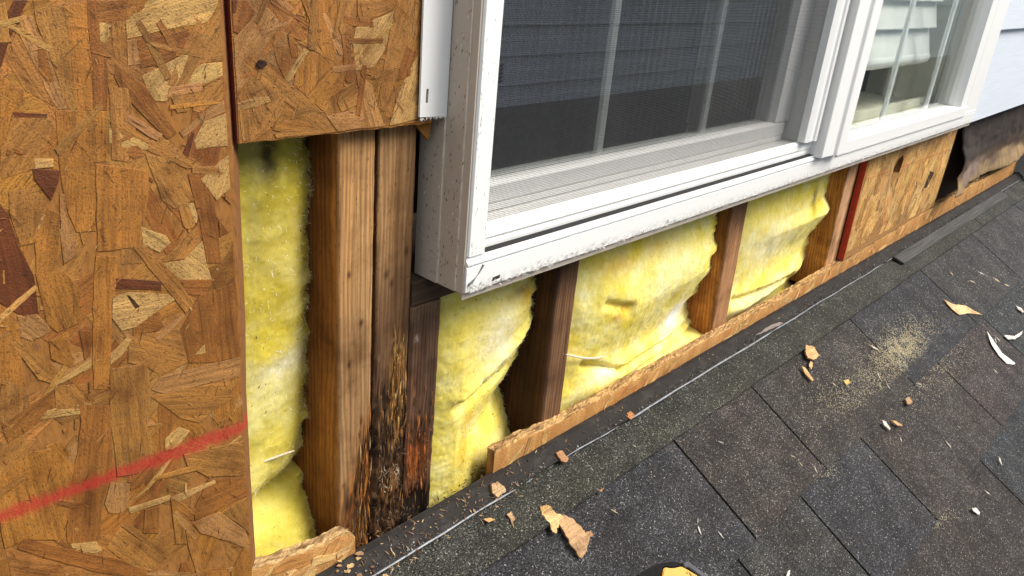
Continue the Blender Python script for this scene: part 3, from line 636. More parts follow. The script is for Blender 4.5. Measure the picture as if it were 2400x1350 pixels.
# rotted wood fibres hanging from the stud feet
random.seed(5)
rf = MB()
def hairs(n, x0, x1, z0, z1, cols, L=(.004, .016), yy=-.001, up=.75, wd=.00035):
    for _ in range(n):
        x, z = random.uniform(x0, x1), random.uniform(z0, z1)
        d = (random.gauss(0, .3), random.uniform(-.5, .1), random.choice((-1, 1)) * up + random.gauss(0, .25))
        rf.sliver((x, yy + random.uniform(-.001, .003), z), d, random.uniform(*L), wd * random.uniform(.5, 1.5), .0002, (0, -1, 0), jit(random.choice(cols), .25))
def splints(n, x0, x1, z0, z1, cols, L, wd=.0007, yy=0.0):
    for _ in range(n):
        x, z = random.uniform(x0, x1), random.uniform(z0, z1)
        rf.sliver((x, yy + random.uniform(-.0012, .003), z), (random.gauss(0, .06), random.gauss(-.03, .05), random.choice((-1, 1))), random.uniform(*L), wd * random.uniform(.5, 1.5), .0003, (0, -1, 0), jit(random.choice(cols), .25))
splints(90, .355, .3665, .0, .13, [(.42, .17, .035), (.20, .07, .02), (.06, .022, .01), (.33, .2, .09)], (.010, .030))
splints(110, .375, .4055, .005, .16, [(.03, .016, .009), (.12, .06, .025), (.22, .11, .04), (.02, .012, .008)], (.008, .026))
splints(70, .389, .4035, .10, .20, [(.60, .34, .11), (.42, .21, .06), (.25, .11, .03)], (.010, .028))
splints(80, .4095, .440, .02, .15, [(.10, .05, .022), (.05, .025, .012), (.36, .11, .025), (.2, .08, .02)], (.006, .02))
RUST = [(.38, .14, .03), (.22, .07, .02), (.10, .035, .012), (.30, .17, .07)]
hairs(90, .352, .3672, .0, .10, RUST, (.003, .011), wd=.0002); hairs(200, .374, .406, .01, .12, [(.10, .06, .03), (.20, .13, .07), (.05, .03, .02), (.30, .2, .12)], (.002, .008), up=.5, wd=.0002)
hairs(130, .388, .4035, .10, .19, [(.5, .28, .09), (.36, .17, .05), (.2, .09, .03)], (.003, .010), wd=.0002); hairs(110, .41, .437, .03, .10, RUST, (.002, .007), wd=.0002)
hairs(60, .378, .398, .05, .075, [(.34, .28, .2), (.26, .2, .13)], (.003, .010), up=.2)
hairs(120, .3668, .3704, .06, .38, [(.03, .02, .012), (.10, .06, .035)], (.002, .006), yy=.001, up=.3, wd=.0002)
stuff(tag(rf.build('rot_fibres', M_FIBRE), 'loose frayed fibres on the rotten stud feet', 'wood fibre'))

# ------------------------------------------------------------------ insulation batts
Y_DEEP, Y_MID, Y_LITE, WHITE = (.80, .62, .06), (.85, .70, .155), (.87, .79, .34), (.88, .87, .80)
def batt(label, x0, x1, z0, z1, ledge, redge, bulge, creases, blobs, base, step=.0017, seed=0, specks=60, dz_fuzz=1.0, lite=1.0):
    """puffed mineral wool; redge / ledge are (z, depth) runs where it meets the studs"""
    o = thing('insulation_batt', label, 'insulation', ((x0 + x1) / 2, .05, z0), 'insulation batts between the studs')
    nx, nz = int((x1 - x0) / step), int((z1 - z0) / step); mb = MB(); P = {}
    for j in range(nz + 1):
        z = lerp(z0, z1, j / nz); L, Rr = interp(ledge, z), interp(redge, z); rag = fb(z * 55, seed, 2) * .010 + fb(z * 230, seed, 9) * .0035 + fb(z * 700, seed, 5) * .002
        for i in range(nx + 1):
            u = i / nx; x = lerp(x0, x1, u)
            k = 1 - (2 * u - 1) ** 4; y = lerp(L, Rr, max(0, u * 1.25 - .25)) - bulge(u, z) * k + rag * smooth(.86, 1, u)
            y += fb(x * 22, z * 22, seed) * .0019 + abs(fb(x * 55 + fb(x * 30, z * 30, 2) * 2, z * 70, seed + 2)) * .0006 + fb(x * 140, z * 140, seed + 4) * .0004 + fb(x * 300, z * 300, seed + 5) * .0005
            for (ax, az, bx, bz, wd, dp) in creases:
                ex, ez = bx - ax, bz - az; t = clamp(((x - ax) * ex + (z - az) * ez) / (ex * ex + ez * ez))
                d = math.hypot(x - ax - ex * t, z - az - ez * t) + fb(x * 120, z * 120, 3) * wd * .4; y += dp * math.exp(-(d / wd) ** 2)
            c = mixc(base(u, z), mixc(base(u, z), Y_LITE, lite), clamp(.25 + fb(x * 34, z * 40, seed + 8) * .9)); c = mixc(c, mixc(base(u, z), Y_DEEP, lite), clamp(fb(x * 26, z * 30, seed + 11) * 1.3))
            for (cx, cz, rx, rz, col, a) in blobs:
                q = blob(x + fb(x * 90, z * 90, 1) * min(rx, .012) * .5, z + fb(x * 90, z * 90, 7) * min(rz, .012) * .5, cx, cz, rx, rz); c = mixc(c, col, clamp(a * q))
            P[i, j] = Vector((x, min(y, .086), z)); mb.vert(P[i, j], c)
    W_ = nx + 1
    for j in range(nz):
        for i in range(nx): a = j * W_ + i; mb.face(a, a + 1, a + 1 + W_, a + W_)
    nb = len(mb.v)                                  # back and edges
    for (i, j) in [(i, 0) for i in range(nx + 1)] + [(nx, j) for j in range(1, nz + 1)] + [(i, nz) for i in range(nx - 1, -1, -1)] + [(0, j) for j in range(nz - 1, 0, -1)]:
        p = P[i, j]; mb.vert((p.x, .0885, p.z), base(0, p.z))
    ring = [j * W_ + i for (i, j) in [(i, 0) for i in range(nx + 1)] + [(nx, j) for j in range(1, nz + 1)] + [(i, nz) for i in range(nx - 1, -1, -1)] + [(0, j) for j in range(nz - 1, 0, -1)]]
    for k in range(len(ring)):
        q = (k + 1) % len(ring); mb.face(ring[k], nb + k, nb + q, ring[q])
    mb.build('batt', M_BATT, o, smooth_=True)
    random.seed(seed + 1); fz = MB()
    for _ in range(int(nx * nz * .22 * dz_fuzz)):
        i, j = random.randint(0, nx), random.randint(0, nz); p = P[i, j]
        fz.sliver(p + Vector((0, .0006, 0)), (random.gauss(0, 1), random.uniform(-.9, .1), random.gauss(0, 1)), random.uniform(.0015, .0060), .00013, .00009, (0, -1, 0), jit(random.choice([Y_LITE, WHITE, Y_MID]), .1))
    for j in range(0, nz + 1):                       # ragged hair where it has pulled off the stud
        for _ in range(7):
            p = P[nx - random.choice((0, 0, 1, 2)), j]
            fz.sliver(p - Vector((.0008, 0, 0)), (random.uniform(-.5, .3), random.uniform(-1, -.2), random.gauss(0, .7)), random.uniform(.0015, .0060), .00013, .00009, (1, 0, 0), jit(Y_LITE, .15))
    stuff(fz.build('wool_fibres', M_FIBRE, o))
    dk = MB()
    for _ in range(specks):
        i, j = random.randint(2, nx - 2), int(nz * random.random() ** 1.2); j = min(j, nz); p = P[i, j]
        dk.sliver(p + Vector((0, -.0006, 0)), (random.gauss(0, 1), -.1, random.gauss(0, 1.2)), random.uniform(.0008, .0036), random.uniform(.0001, .00045), .0001, (0, -1, 0), jit(random.choice([(.05, .03, .012), (.12, .07, .02), (.2, .12, .03)]), .3))
    stuff(dk.build('dirt_specks', M_FIBRE, o)); return o, P
def edge_run(pts, x): return sorted([(p.z, p.y) for p in (side_pt(a, b, x) for a, b in pts)])
def W0(px, py, y=.03): p = wall_pt(px, py, y); return p.x, p.z
def seg(a, b, wd, dp, y=.03): return (*W0(*a, y), *W0(*b, y), wd, dp)
def bl(px, py, rx, rz, col, a, y=.03): return (*W0(px, py, y), rx, rz, col, a)
BLACKISH, OCHRE, BRN = (.07, .055, .02), (.62, .33, .012), (.20, .12, .03)
e1 = edge_run([(722, 335), (720, 600), (717, 800), (712, 950), (700, 1030), (690, 1075), (712, 1140), (728, 1200), (738, 1260), (740, 1300)], .333)
pz = side_pt(690, 1075, .333).z
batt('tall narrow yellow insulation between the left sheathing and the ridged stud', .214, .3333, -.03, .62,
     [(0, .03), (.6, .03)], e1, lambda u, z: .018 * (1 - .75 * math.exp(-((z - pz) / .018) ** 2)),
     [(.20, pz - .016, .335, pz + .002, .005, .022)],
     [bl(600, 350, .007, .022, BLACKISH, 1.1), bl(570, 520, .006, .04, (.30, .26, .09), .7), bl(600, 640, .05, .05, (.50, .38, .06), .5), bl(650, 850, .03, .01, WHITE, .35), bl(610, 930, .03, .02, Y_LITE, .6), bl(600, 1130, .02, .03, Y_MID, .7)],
     lambda u, z: mixc((.42, .335, .040), (.62, .52, .085), smooth(.2, .05, z)), seed=1, specks=160, lite=.4)  # darker yellow: shade at the left is mixed in along with dirt
e2 = edge_run([(1245, 650), (1247, 690), (1232, 730), (1222, 770), (1208, 820), (1188, 852), (1168, 872), (1160, 890), (1175, 930), (1187, 985), (1195, 1040), (1215, 1100), (1225, 1130)], .6045)
fz_ = side_pt(1165, 880, .6045).z
batt('yellow insulation folded over itself left of the darkest cripple stud, dirty at its foot', .4422, .6048, -.035, .2265,
     [(-.01, .012), (.24, .012)], e2, lambda u, z: .012 + .010 * math.exp(-((z - .15) / .05) ** 2) * u,
     [seg((1030, 925), (1190, 850), .006, .010), seg((1030, 905), (1235, 745), .008, -.006)],
     [bl(1215, 680, .012, .012, OCHRE, .9), bl(1200, 668, .02, .006, BRN, .7), bl(1060, 960, .012, .02, OCHRE, .5), bl(1050, 1030, .010, .016, OCHRE, .6), bl(1090, 1130, .06, .022, BLACKISH, 1.4), bl(1150, 1085, .04, .016, BRN, 1.0), bl(1030, 1080, .02, .02, BRN, .35), bl(1130, 770, .03, .04, WHITE, .45), bl(1060, 900, .02, .006, Y_DEEP, 1.0)],
     lambda u, z: (.76, .62, .115), seed=2, specks=260, lite=.6)
e3 = edge_run([(1680, 485), (1675, 560), (1668, 610), (1640, 655), (1606, 710), (1604, 725), (1612, 765), (1634, 778), (1660, 800), (1675, 830)], .978)
batt('widest pale yellow insulation piece with a white torn patch, below the window', .6412, .982, -.03, .2265,
     [(-.01, .016), (.24, .014)], e3, lambda u, z: .008 + .018 * math.exp(-((z - .145) / .06) ** 2) * (1 - .4 * u) + .010 * math.exp(-((z - .035) / .018) ** 2),
     [seg((1330, 838), (1420, 850), .004, .009), seg((1420, 850), (1600, 765), .004, .008), seg((1370, 690), (1420, 700), .006, .006)],
     [bl(1400, 712, .018, .010, OCHRE, .9), bl(1400, 600, .03, .012, OCHRE, .6), bl(1500, 560, .03, .012, OCHRE, .5), bl(1575, 730, .034, .020, WHITE, 1.15), bl(1530, 620, .06, .05, (.86, .80, .42), .6), bl(1370, 860, .03, .010, WHITE, .4), bl(1470, 860, .06, .010, (.74, .52, .13), .6), bl(1560, 800, .05, .012, (.78, .60, .22), .5)],
     lambda u, z: Y_MID, step=.0020, seed=3, specks=110)
pl = MB(); q = [wall_pt(a, b, -.010) for a, b in ((1330, 836), (1355, 842), (1385, 848), (1415, 848), (1440, 842))]
pl.tube([p + Vector((0, .011, 0)) for p in q], [.0008, .0013, .0014, .0012, .0004], 6, (.75, .58, .42)); tag(pl.build('kraft_paper_edge', M_FIBRE), 'thin pinkish facing paper edge curling in the widest insulation', 'paper')
pl = MB(); q = [wall_pt(a, b, .022) for a, b in ((583, 1090), (612, 1084), (645, 1072), (672, 1062), (690, 1056))]
pl.tube(q, [.0006, .0009, .0009, .0009, .0005], 6, (.62, .50, .38)); tag(pl.build('kraft_paper_edge', M_FIBRE), 'thin pale paper edge in the pinch of the tall left insulation', 'paper')
e4 = edge_run([(1950, 398), (1936, 430), (1933, 448), (1949, 482), (1930, 505), (1905, 535), (1890, 570), (1872, 610), (1852, 640), (1846, 652), (1853, 668), (1885, 690)], 1.402)
batt('small insulation piece right of the leaning stub, with a folded lower roll', 1.0172, 1.408, -.03, .2265,
     [(-.01, .03), (.24, .022)], e4, lambda u, z: .010 + .010 * math.exp(-((z - .16) / .05) ** 2) + .016 * math.exp(-((z - .032) / .02) ** 2),
     [seg((1700, 700), (1850, 645), .006, .014)],
     [bl(1890, 460, .012, .02, BRN, .9), bl(1790, 470, .06, .03, Y_DEEP, .6), bl(1770, 690, .12, .022, (.80, .68, .34), .8), bl(1780, 560, .08, .04, WHITE, .35)],
     lambda u, z: Y_MID, step=.0024, seed=4, specks=90)

# ------------------------------------------------------------------ window
XW, YW = .4225, -.042
win = thing('double_window', 'white vinyl double window with a bug screen over its left pane', 'window', (1.17, 0, .25))
ZT = 1.02
def prof_x(mb, prof, x0, x1, c=(1, 1, 1), n=1, rag=0):
    """profile (y, z) run along x"""
    rows = []
    for i in range(n + 1):
        x = lerp(x0, x1, i / n)
        rows.append([mb.vert((x, y, z + (fb(x * 45, 0, 2) * rag if k in (0, 1) else 0)), c) for k, (y, z) in enumerate(prof)])
    for A, B in zip(rows, rows[1:]):
        for k in range(len(A)): mb.face(A[k], B[k], B[(k + 1) % len(A)], A[(k + 1) % len(A)])
    mb.face(*reversed(rows[0])); mb.face(*rows[-1])
def prof_z(mb, prof, z0, z1, c=(1, 1, 1)):
    a = [mb.vert((x, y, z0), c) for x, y in prof]; b = [mb.vert((x, y, z1), c) for x, y in prof]
    mb.face(*reversed(a)); mb.face(*b)
    for k in range(len(a)): mb.face(a[k], a[(k + 1) % len(a)], b[(k + 1) % len(a)], b[k])
# sill member: outer lip, ridge, drip slot, upper band
mb = MB(); prof_x(mb, [(-.010, .2512), (-.0415, .2500), (-.0430, .2515), (-.0430, .2722), (-.0418, .2740), (-.0440, .2752), (-.0440, .2768), (-.0418, .2790), (-.0415, .2815), (.020, .2815), (.020, .2530)], .4268, 1.918, n=90, rag=.0012); mb.build('sill_frame', M_VINYL, win, bevel=0)
mb = MB(); mb.box(.4474, 1.098, -.0408, -.0338, .2809, .2823); mb.build('drip_slot', mat_plain('slot_shadow', (.03, .03, .03), .8, .1), win)
mb = MB(); prof_x(mb, [(-.0336, .2816), (-.0340, .2850), (-.0330, .2895), (-.0345, .2910), (-.0340, .2990), (-.0310, .3024), (.020, .3024), (.020, .2816)], .4472, 1.112); mb.build('track_frame', M_VIN_CLEAN, win)
# left stile: front face worn, side towards the camera dusty, its shade mixed into the colour
mb = MB(); prof_z(mb, [(.4270, -.0415), (.4284, -.0430), (.4458, -.0430), (.4470, -.0418), (.4470, .020), (.4285, .020)], .2825, ZT); mb.build('stile', M_VINYL, win)
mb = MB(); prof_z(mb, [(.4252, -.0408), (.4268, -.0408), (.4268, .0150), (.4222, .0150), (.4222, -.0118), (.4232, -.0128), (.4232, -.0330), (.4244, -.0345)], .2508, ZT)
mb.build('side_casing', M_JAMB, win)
for yy, xx in ((-.0129, .4226), (-.0338, .4238)):   # scratched seams on the side
    m_ = MB(); prof_z(m_, [(xx - .0004, yy - .0004), (xx + .0006, yy - .0004), (xx + .0006, yy + .0004), (xx - .0004, yy + .0004)], .252, ZT); m_.build('seam', mat_plain('pale_seam', (.72, .64, .52), .6), win)
mb = MB(); prof_z(mb, [(1.836, -.0425), (1.919, -.0430), (1.921, -.0415), (1.921, .02), (1.836, .02)], .2742, ZT); mb.build('stile', M_VIN_CLEAN, win, bevel=.0008)
# mullion: frame side, shadow groove, broad post
mb = MB(); prof_z(mb, [(1.0585, -.0400), (1.0700, -.0425), (1.0740, -.0405), (1.0830, -.0405), (1.0860, -.0428), (1.0940, -.0425), (1.0940, .02), (1.0585, .02)], .3032, ZT); mb.build('track_side', M_VIN_CLEAN, win)
mb = MB(); prof_z(mb, [(1.0995, -.0400), (1.1010, -.0520), (1.1400, -.0525), (1.1440, -.0560), (1.1740, -.0560), (1.1760, -.0400), (1.1760, .02), (1.0995, .02)], .2792, ZT); mb.build('mullion_post', M_VIN_CLEAN, win, bevel=.0008)
mb = MB(); mb.box(1.0942, 1.0993, -.030, .02, .2820, ZT); mb.build('groove', mat_plain('groove_shadow', (.05, .05, .05), .8), win)
# right sash
rs = MB(); prof_x(rs, [(-.0430, .2705), (-.0455, .2720), (-.0455, .2900), (-.0425, .2932), (-.012, .2935), (-.012, .2705)], 1.1765, 1.8358); rs.build('sash_rail', M_VIN_CLEAN, win)
rs = MB(); prof_z(rs, [(1.1765, -.0440), (1.1790, -.0450), (1.1830, -.0420), (1.1830, -.012), (1.1765, -.012)], .2937, ZT); rs.build('sash_stile', M_VIN_CLEAN, win)
rs = MB(); prof_z(rs, [(1.782, -.030), (1.790, -.0430), (1.8355, -.0425), (1.8355, -.012), (1.782, -.012)], .2937, ZT); rs.build('sash_stile', M_VIN_CLEAN, win)
g = MB(); g.box(1.183, 1.782, -.0210, -.0180, .2937, ZT); g.build('glass_pane', M_GLASS_R, win)
gm = mat_plain('grille_bar', (.86, .86, .83), .5, .3, 0, 60, .1)
for gx, wd in ((1.433, .0085), (1.664, .0085)):
    g = MB(); prof_z(g, [(gx - wd, -.013), (gx - wd * .6, -.016), (gx + wd * .6, -.016), (gx + wd, -.013), (gx + wd * .6, -.010), (gx - wd * .6, -.010)], .294, ZT); g.build('grille_bar', gm, win)
# left sash behind the screen
ls = MB(); prof_x(ls, [(-.012, .3031), (-.0122, .3085), (-.0105, .3095), (-.0125, .3110), (-.0125, .3255), (-.009, .3285), (.016, .3285), (.016, .3031)], .4471, 1.048); ls.build('sash_rail', M_VIN_CLEAN, win)
ls = MB(); prof_z(ls, [(.4471, -.012), (.4680, -.012), (.4720, -.004), (.4720, .016), (.4471, .016)], .3287, ZT); ls.build('sash_stile', M_VIN_CLEAN, win)
ls = MB(); prof_z(ls, [(1.0140, -.004), (1.0180, -.012), (1.0583, -.012), (1.0583, .016), (1.0140, .016)], .3287, ZT); ls.build('sash_stile', M_VIN_CLEAN, win)
g = MB(); g.box(.4720, 1.0140, -.001, .002, .3286, ZT); g.build('glass_pane', M_GLASS, win)
for gx in (.6535, .8575):
    g = MB(); prof_z(g, [(gx - .0072, .006), (gx - .0045, .0035), (gx + .0045, .0035), (gx + .0072, .006), (gx + .0045, .0085), (gx - .0045, .0085)], .3287, ZT); g.build('grille_bar', gm, win)
# bug screen: real woven wires held in the track
YS = -.0300; sc = MB(); p_ = .00155; r_ = .000135
SX0, SX1, SZ0, SZ1 = .4476, 1.0580, .3034, .99
def wire(a, b, d1, d2):
    q = [sc.vert(Vector(a) + Vector(d)) for d in (d1, d2, tuple(-k for k in d1), tuple(-k for k in d2))]; s_ = [sc.vert(Vector(b) + Vector(d)) for d in (d1, d2, tuple(-k for k in d1), tuple(-k for k in d2))]
    for k in range(4): sc.face(q[k], q[(k + 1) % 4], s_[(k + 1) % 4], s_[k])
x = SX0 + p_ / 2
while x < SX1: wire((x, YS, SZ0), (x, YS, SZ1), (r_, 0, 0), (0, r_, 0)); x += p_
z = SZ0 + p_ / 2
while z < SZ1: wire((SX0, YS - r_, z), (SX1, YS - r_, z), (0, 0, r_), (0, r_, 0)); z += p_
stuff(sc.build('screen_mesh', mat_plain('screen_wire', (.048, .048, .049), .6, .2, .0), win))
# black screen latch on the left stile
a, b = wall_pt(1166, 145, YS - .003), wall_pt(1171, 192, YS - .003)
lt = MB(); lt.box(.4474, .4575, YS - .006, YS + .001, b.z, a.z)
for k in range(5): z = lerp(b.z, a.z, (k + .5) / 5); lt.box(.4476, .4579, YS - .0068, YS - .0058, z - .0008, z + .0008)
lt.build('latch', mat_plain('black_plastic', (.02, .02, .022), .4, .4), win)
# weep hole, crack and chipped caulk on the lower corner
wh = MB(); c = wall_pt(1163, 651, YW - .0012); wh.prism([c + Vector(v) for v in ((-.0052, 0, -.0020), (.0040, 0, -.0012), (.0052, 0, .0018), (-.0038, 0, .0012))], (0, .001, 0)); wh.build('weep_hole', mat_plain('hole_dark', (.035, .025, .018), .9), win)
ck = MB(); q = [wall_pt(a, b, YW - .0013) for a, b in ((1133, 620), (1128, 630), (1122, 641), (1114, 652), (1106, 661), (1098, 668))]
ck.tube(q, [.0011, .0008, .0005, .0005, .0013, .0012], 5); ck.build('crack', mat_plain('crack_dark', (.16, .16, .155), .9), win)
cm = mat_tint('caulk_scrap', .85, .2, (500, 500, 500), .4); ck = MB(); random.seed(9)
for _ in range(420):                               # ragged old caulk and paint flakes along the lower lip
    x = .43 + 1.45 * random.random() ** 1.6; z = .2508 + random.random() ** 2 * .006; y = -.0434
    ck.sliver((x, y, z), (1, 0, random.gauss(0, .5)), random.uniform(.001, .008), random.uniform(.0003, .0012), .0002, (0, -1, 0), jit(random.choice([(.55, .53, .50), (.46, .43, .40), (.72, .70, .66), (.64, .61, .56)]), .2))
for _ in range(45):                               # scuffs on the left stile
    z = random.uniform(.25, .5); x = random.uniform(.4272, .4315) if random.random() < .7 else random.uniform(.428, .4455)
    ck.sliver((x, -.0431, z), (random.gauss(0, .25), 0, 1), random.uniform(.001, .006), random.uniform(.0001, .00025), .00012, (0, -1, 0), jit(random.choice([(.50, .45, .38), (.62, .58, .52), (.3, .24, .18)]), .2))
for _ in range(320):                               # dirt stuck to the dusty side
    z = random.uniform(.252, .5) ; y = random.uniform(-.036, .012); x = .4221 if y > -.0128 else .4231
    ck.sliver((x, y, z), (0, random.gauss(0, .4), 1), random.uniform(.0006, .005), random.uniform(.00015, .0006), .00014, (-1, 0, 0), jit(random.choice([(.10, .07, .045), (.2, .15, .1), (.65, .58, .48)]), .3))
stuff(ck.build('caulk_scraps', cm, win))
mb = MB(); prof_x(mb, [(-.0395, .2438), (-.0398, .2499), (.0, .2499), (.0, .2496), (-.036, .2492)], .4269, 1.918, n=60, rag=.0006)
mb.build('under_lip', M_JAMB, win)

# nailing fin that hangs down the left side, in front of the upper sheathing
fin = thing('nailing_fin', 'dirty white vinyl strip with a slot hanging between upper sheathing and window', 'trim strip', (.41, -.013, .39))
fo = [(.3948, .3925), (.4221, .3910), (.4221, .95), (.3920, .95)]; sl = wall_pt(1001, 225, -.0145)
bmh = bmesh.new(); org = Vector(fin['org']); hol = [(sl.x + math.cos(t) * .0013, sl.z + .0042 * (1 if math.sin(t) > 0 else -1) + math.sin(t) * .0013) for t in [k * math.pi / 5 + .1 for k in range(10)]]
for y in (-.0148, -.0130):
    a, ea = loop_edges(fo, y); b, eb = loop_edges(hol, y); bmesh.ops.triangle_fill(bmh, edges=ea + eb, use_beauty=True)
    if y == -.0148: A0, B0 = a, b
    else:
        for P, Q in ((A0, a), (B0, b)):
            for k in range(len(P)): bmh.faces.new((P[k], P[(k + 1) % len(P)], Q[(k + 1) % len(P)], Q[k]))
bmesh.ops.recalc_face_normals(bmh, faces=bmh.faces); bmesh.ops.translate(bmh, verts=bmh.verts, vec=-org)
me = bpy.data.meshes.new('strip'); bmh.to_mesh(me); bmh.free(); fo_ = bpy.data.objects.new('strip', me); COL.objects.link(fo_); fo_.parent = fin; me.materials.append(M_VINYL)
fr = MB(); random.seed(3)
for _ in range(70):
    x = random.uniform(.3955, .4225); fr.sliver((x, -.0142, .3915), (random.gauss(0, .5), random.uniform(-.5, .1), -random.uniform(.2, 1)), random.uniform(.001, .003), .00025, .0002, (0, -1, 0), (.78, .76, .72))
stuff(fr.build('sawn_burr', M_TINT, fin))

# ------------------------------------------------------------------ behind the right pane: inner sill, jamb, blind
CREAM = mat_plain('cream_paint', (.80, .77, .60), .55, .3, 0, 25, .12)
jb = thing('inner_casing', 'cream painted inner sill and jamb seen through the right pane', 'window casing', (1.5, .06, .27))
MB().box(1.09, 1.92, .0205, .16, .2660, .2860).build('sill', CREAM, jb, bevel=.003)
MB().box(1.83, 1.92, .0205, .16, .2862, 1.02).build('jamb', CREAM, jb)
MB().box(1.09, 1.18, .0205, .16, .2862, 1.02).build('jamb', CREAM, jb)
MB().box(.4285, 1.92, .0205, .16, 1.0202, 1.05).build('head', CREAM, jb)
MB().box(1.19, 1.83, .0205, .030, .2862, .302).build('stop', CREAM, jb, bevel=.001)
MB().box(wall_pt(2088, 200, .10).x, 1.829, .098, .112, .2862, 1.0).build('daylight_panel', CREAM, jb)  # added cream sheet facing the glass, catches daylight the jamb misses
bd = thing('window_blind', 'white slatted blind lowered partway behind the right pane', 'blind', (1.5, .06, .4))
bm_ = mat_plain('blind_white', (.86, .85, .80), .45, .35, 0, 25, .08)
YB = .034; e = wall_pt(2172, 105, YB); zb = wall_pt(2090, 140, YB).z
MB().tube([(1.185, YB, zb), (e.x - .004, YB, zb), (e.x, YB, zb)], [.013, .013, .006], 12).build('bottom_rail', bm_, bd, smooth_=True)
for k in range(9):
    zc = zb + .030 + .047 * k
    mb = MB(); prof_x(mb, [(YB - .006, zc - .024), (YB - .010, zc - .022), (YB + .004, zc + .026), (YB + .007, zc + .026)], 1.185, e.x - .004); mb.build('slat', bm_, bd)
# ------------------------------------------------------------------ siding and felt at the far right
SIDM = Mat('pale_blue_siding'); gs = SIDM.noise((8, 300, 260), 4, .6); SIDM.bump(gs, .25, .0006); SIDM = SIDM.done(SIDM.mix(1, (.60, .64, .70), SIDM.ramp(gs, [(.3, .93), (.7, 1.04)]), 'MULTIPLY'), .55, .3)
sd_ = thing('lap_siding', 'pale blue lap siding boards right of the window', 'siding', (2.4, -.03, .245))
for k in range(4):
    z0 = .2475 + .190 * k; x0 = 1.935 if k % 2 == 0 else 1.926
    mb = MB(); mb.prism([(x0, -.0310, z0), (x0, -.0375, z0), (x0, -.0270, z0 + .205), (x0, -.0225, z0 + .205)], (1.2, 0, .006)); mb.build('board', SIDM, sd_)
felt_m = Mat('building_felt'); fn = felt_m.noise((60, 60, 16), 5, .65); ff = felt_m.noise(700, 3, .6); fz2 = felt_m.noise((14, 14, 30), 3)
fc = felt_m.mix(1, felt_m.attr(), felt_m.ramp(fn, [(.28, .62), (.5, 1.0), (.75, 1.35)]), 'MULTIPLY'); fc = felt_m.mix(1, fc, felt_m.ramp(ff, [(.3, .86), (.7, 1.1)]), 'MULTIPLY')
felt_m.bump(fn, .35, .002); felt_m = felt_m.done(fc, .85, .2)
ft = MB(); nu, nv = 60, 44; FL = [(.255, 1.985), (.215, 1.998), (.18, 2.015), (.15, 2.030), (.125, 2.025), (.118, 1.985), (.095, 1.968), (.082, 1.95)]; grid = {}
for j in range(nv + 1):
    for i in range(nu + 1):
        u, v = i / nu, j / nv
        zb_ = lerp(.080, .066, u) + .012 * smooth(.55, 1, u) + fb(u * 14, 3, 1) * .003; z = lerp(.262, zb_, v)
        xl = interp(sorted(FL), z); x = lerp(xl + fb(z * 150, 1, 4) * .003, 2.78 + fb(z * 60, 2, 2) * .006, u)
        curl = smooth(.72, 1, v); y = -.0135 - .020 * curl * (.55 + .45 * math.sin(u * 9 + 1)) - .006 * abs(fb(u * 8, v * 4, 7)) - .018 * smooth(.25, 0, u) * smooth(.3, .7, v)
        y -= .008 * math.exp(-((u - .36) / .02) ** 2) * smooth(.55, .8, v)
        grid[i, j] = (x, y, z)
        c = mixc((.036, .026, .021), (.075, .045, .026), smooth(.55, .74, v + fb(u * 6, v * 6, 3) * .15)); c = mixc(c, (.25, .165, .08), smooth(.74, .84, v + fb(u * 5, v * 5, 9) * .10 - .06 * smooth(.3, 0, u)))
        c = mixc(c, (.12, .08, .06), .85 * math.exp(-((u - .52) / .05) ** 2 - ((v - .86) / .06) ** 2)); c = mixc(c, (.13, .085, .06), .85 * math.exp(-((u - .72) / .05) ** 2 - ((v - .80) / .06) ** 2))
        c = mixc(c, (.17, .12, .095), .9 * smooth(.04, .09, u) * smooth(.36, .30, u) * smooth(.66, .72, v) * smooth(.96, .92, v)); c = mixc(c, (.35, .21, .09), .8 * smooth(.8, 1, u) * smooth(.5, .1, v))
        ft.vert((x, y, z), c)
nb = len(ft.v)
for j in range(nv + 1):
    for i in range(nu + 1): x, y, z = grid[i, j]; ft.vert((x, y + .0012, z - .0006), (.20, .13, .07))
W_ = nu + 1
for j in range(nv):
    for i in range(nu):
        a = j * W_ + i; ft.face(a, a + 1, a + 1 + W_, a + W_); ft.face(nb + a, nb + a + W_, nb + a + 1 + W_, nb + a + 1)
for i in range(nu): a = nv * W_ + i; ft.face(a, a + 1, nb + a + 1, nb + a)
for j in range(nv):
    a = j * W_; ft.face(a, a + W_, nb + a + W_, nb + a); a += nu; ft.face(a, nb + a, nb + a + W_, a + W_)
tag(ft.build('building_felt', felt_m, smooth_=True), 'torn brown building felt curling out below the blue siding', 'felt paper')
struct(MB().box(1.96, 3.0, .004, .0885, -.012, 1.0).build('wall_cavity_fill', mat_plain('cavity_shade', (.05, .028, .015), .9)))  # solid dark block; the gap's shade is put into its colour
cb = thing('corner_trim', 'weathered grey and white corner board at the far right edge', 'corner board', (2.86, -.04, -.03))
MB().box(2.80, 2.93, -.075, .0, -.03, .9).build('board', mat_plain('grey_board', (.36, .34, .31), .8, .2, 0, 60), cb, bevel=.003)
MB().box(2.935, 3.02, -.105, .0, -.03, .9).build('board', mat_plain('white_board', (.75, .74, .70), .6, .3), cb, bevel=.003)

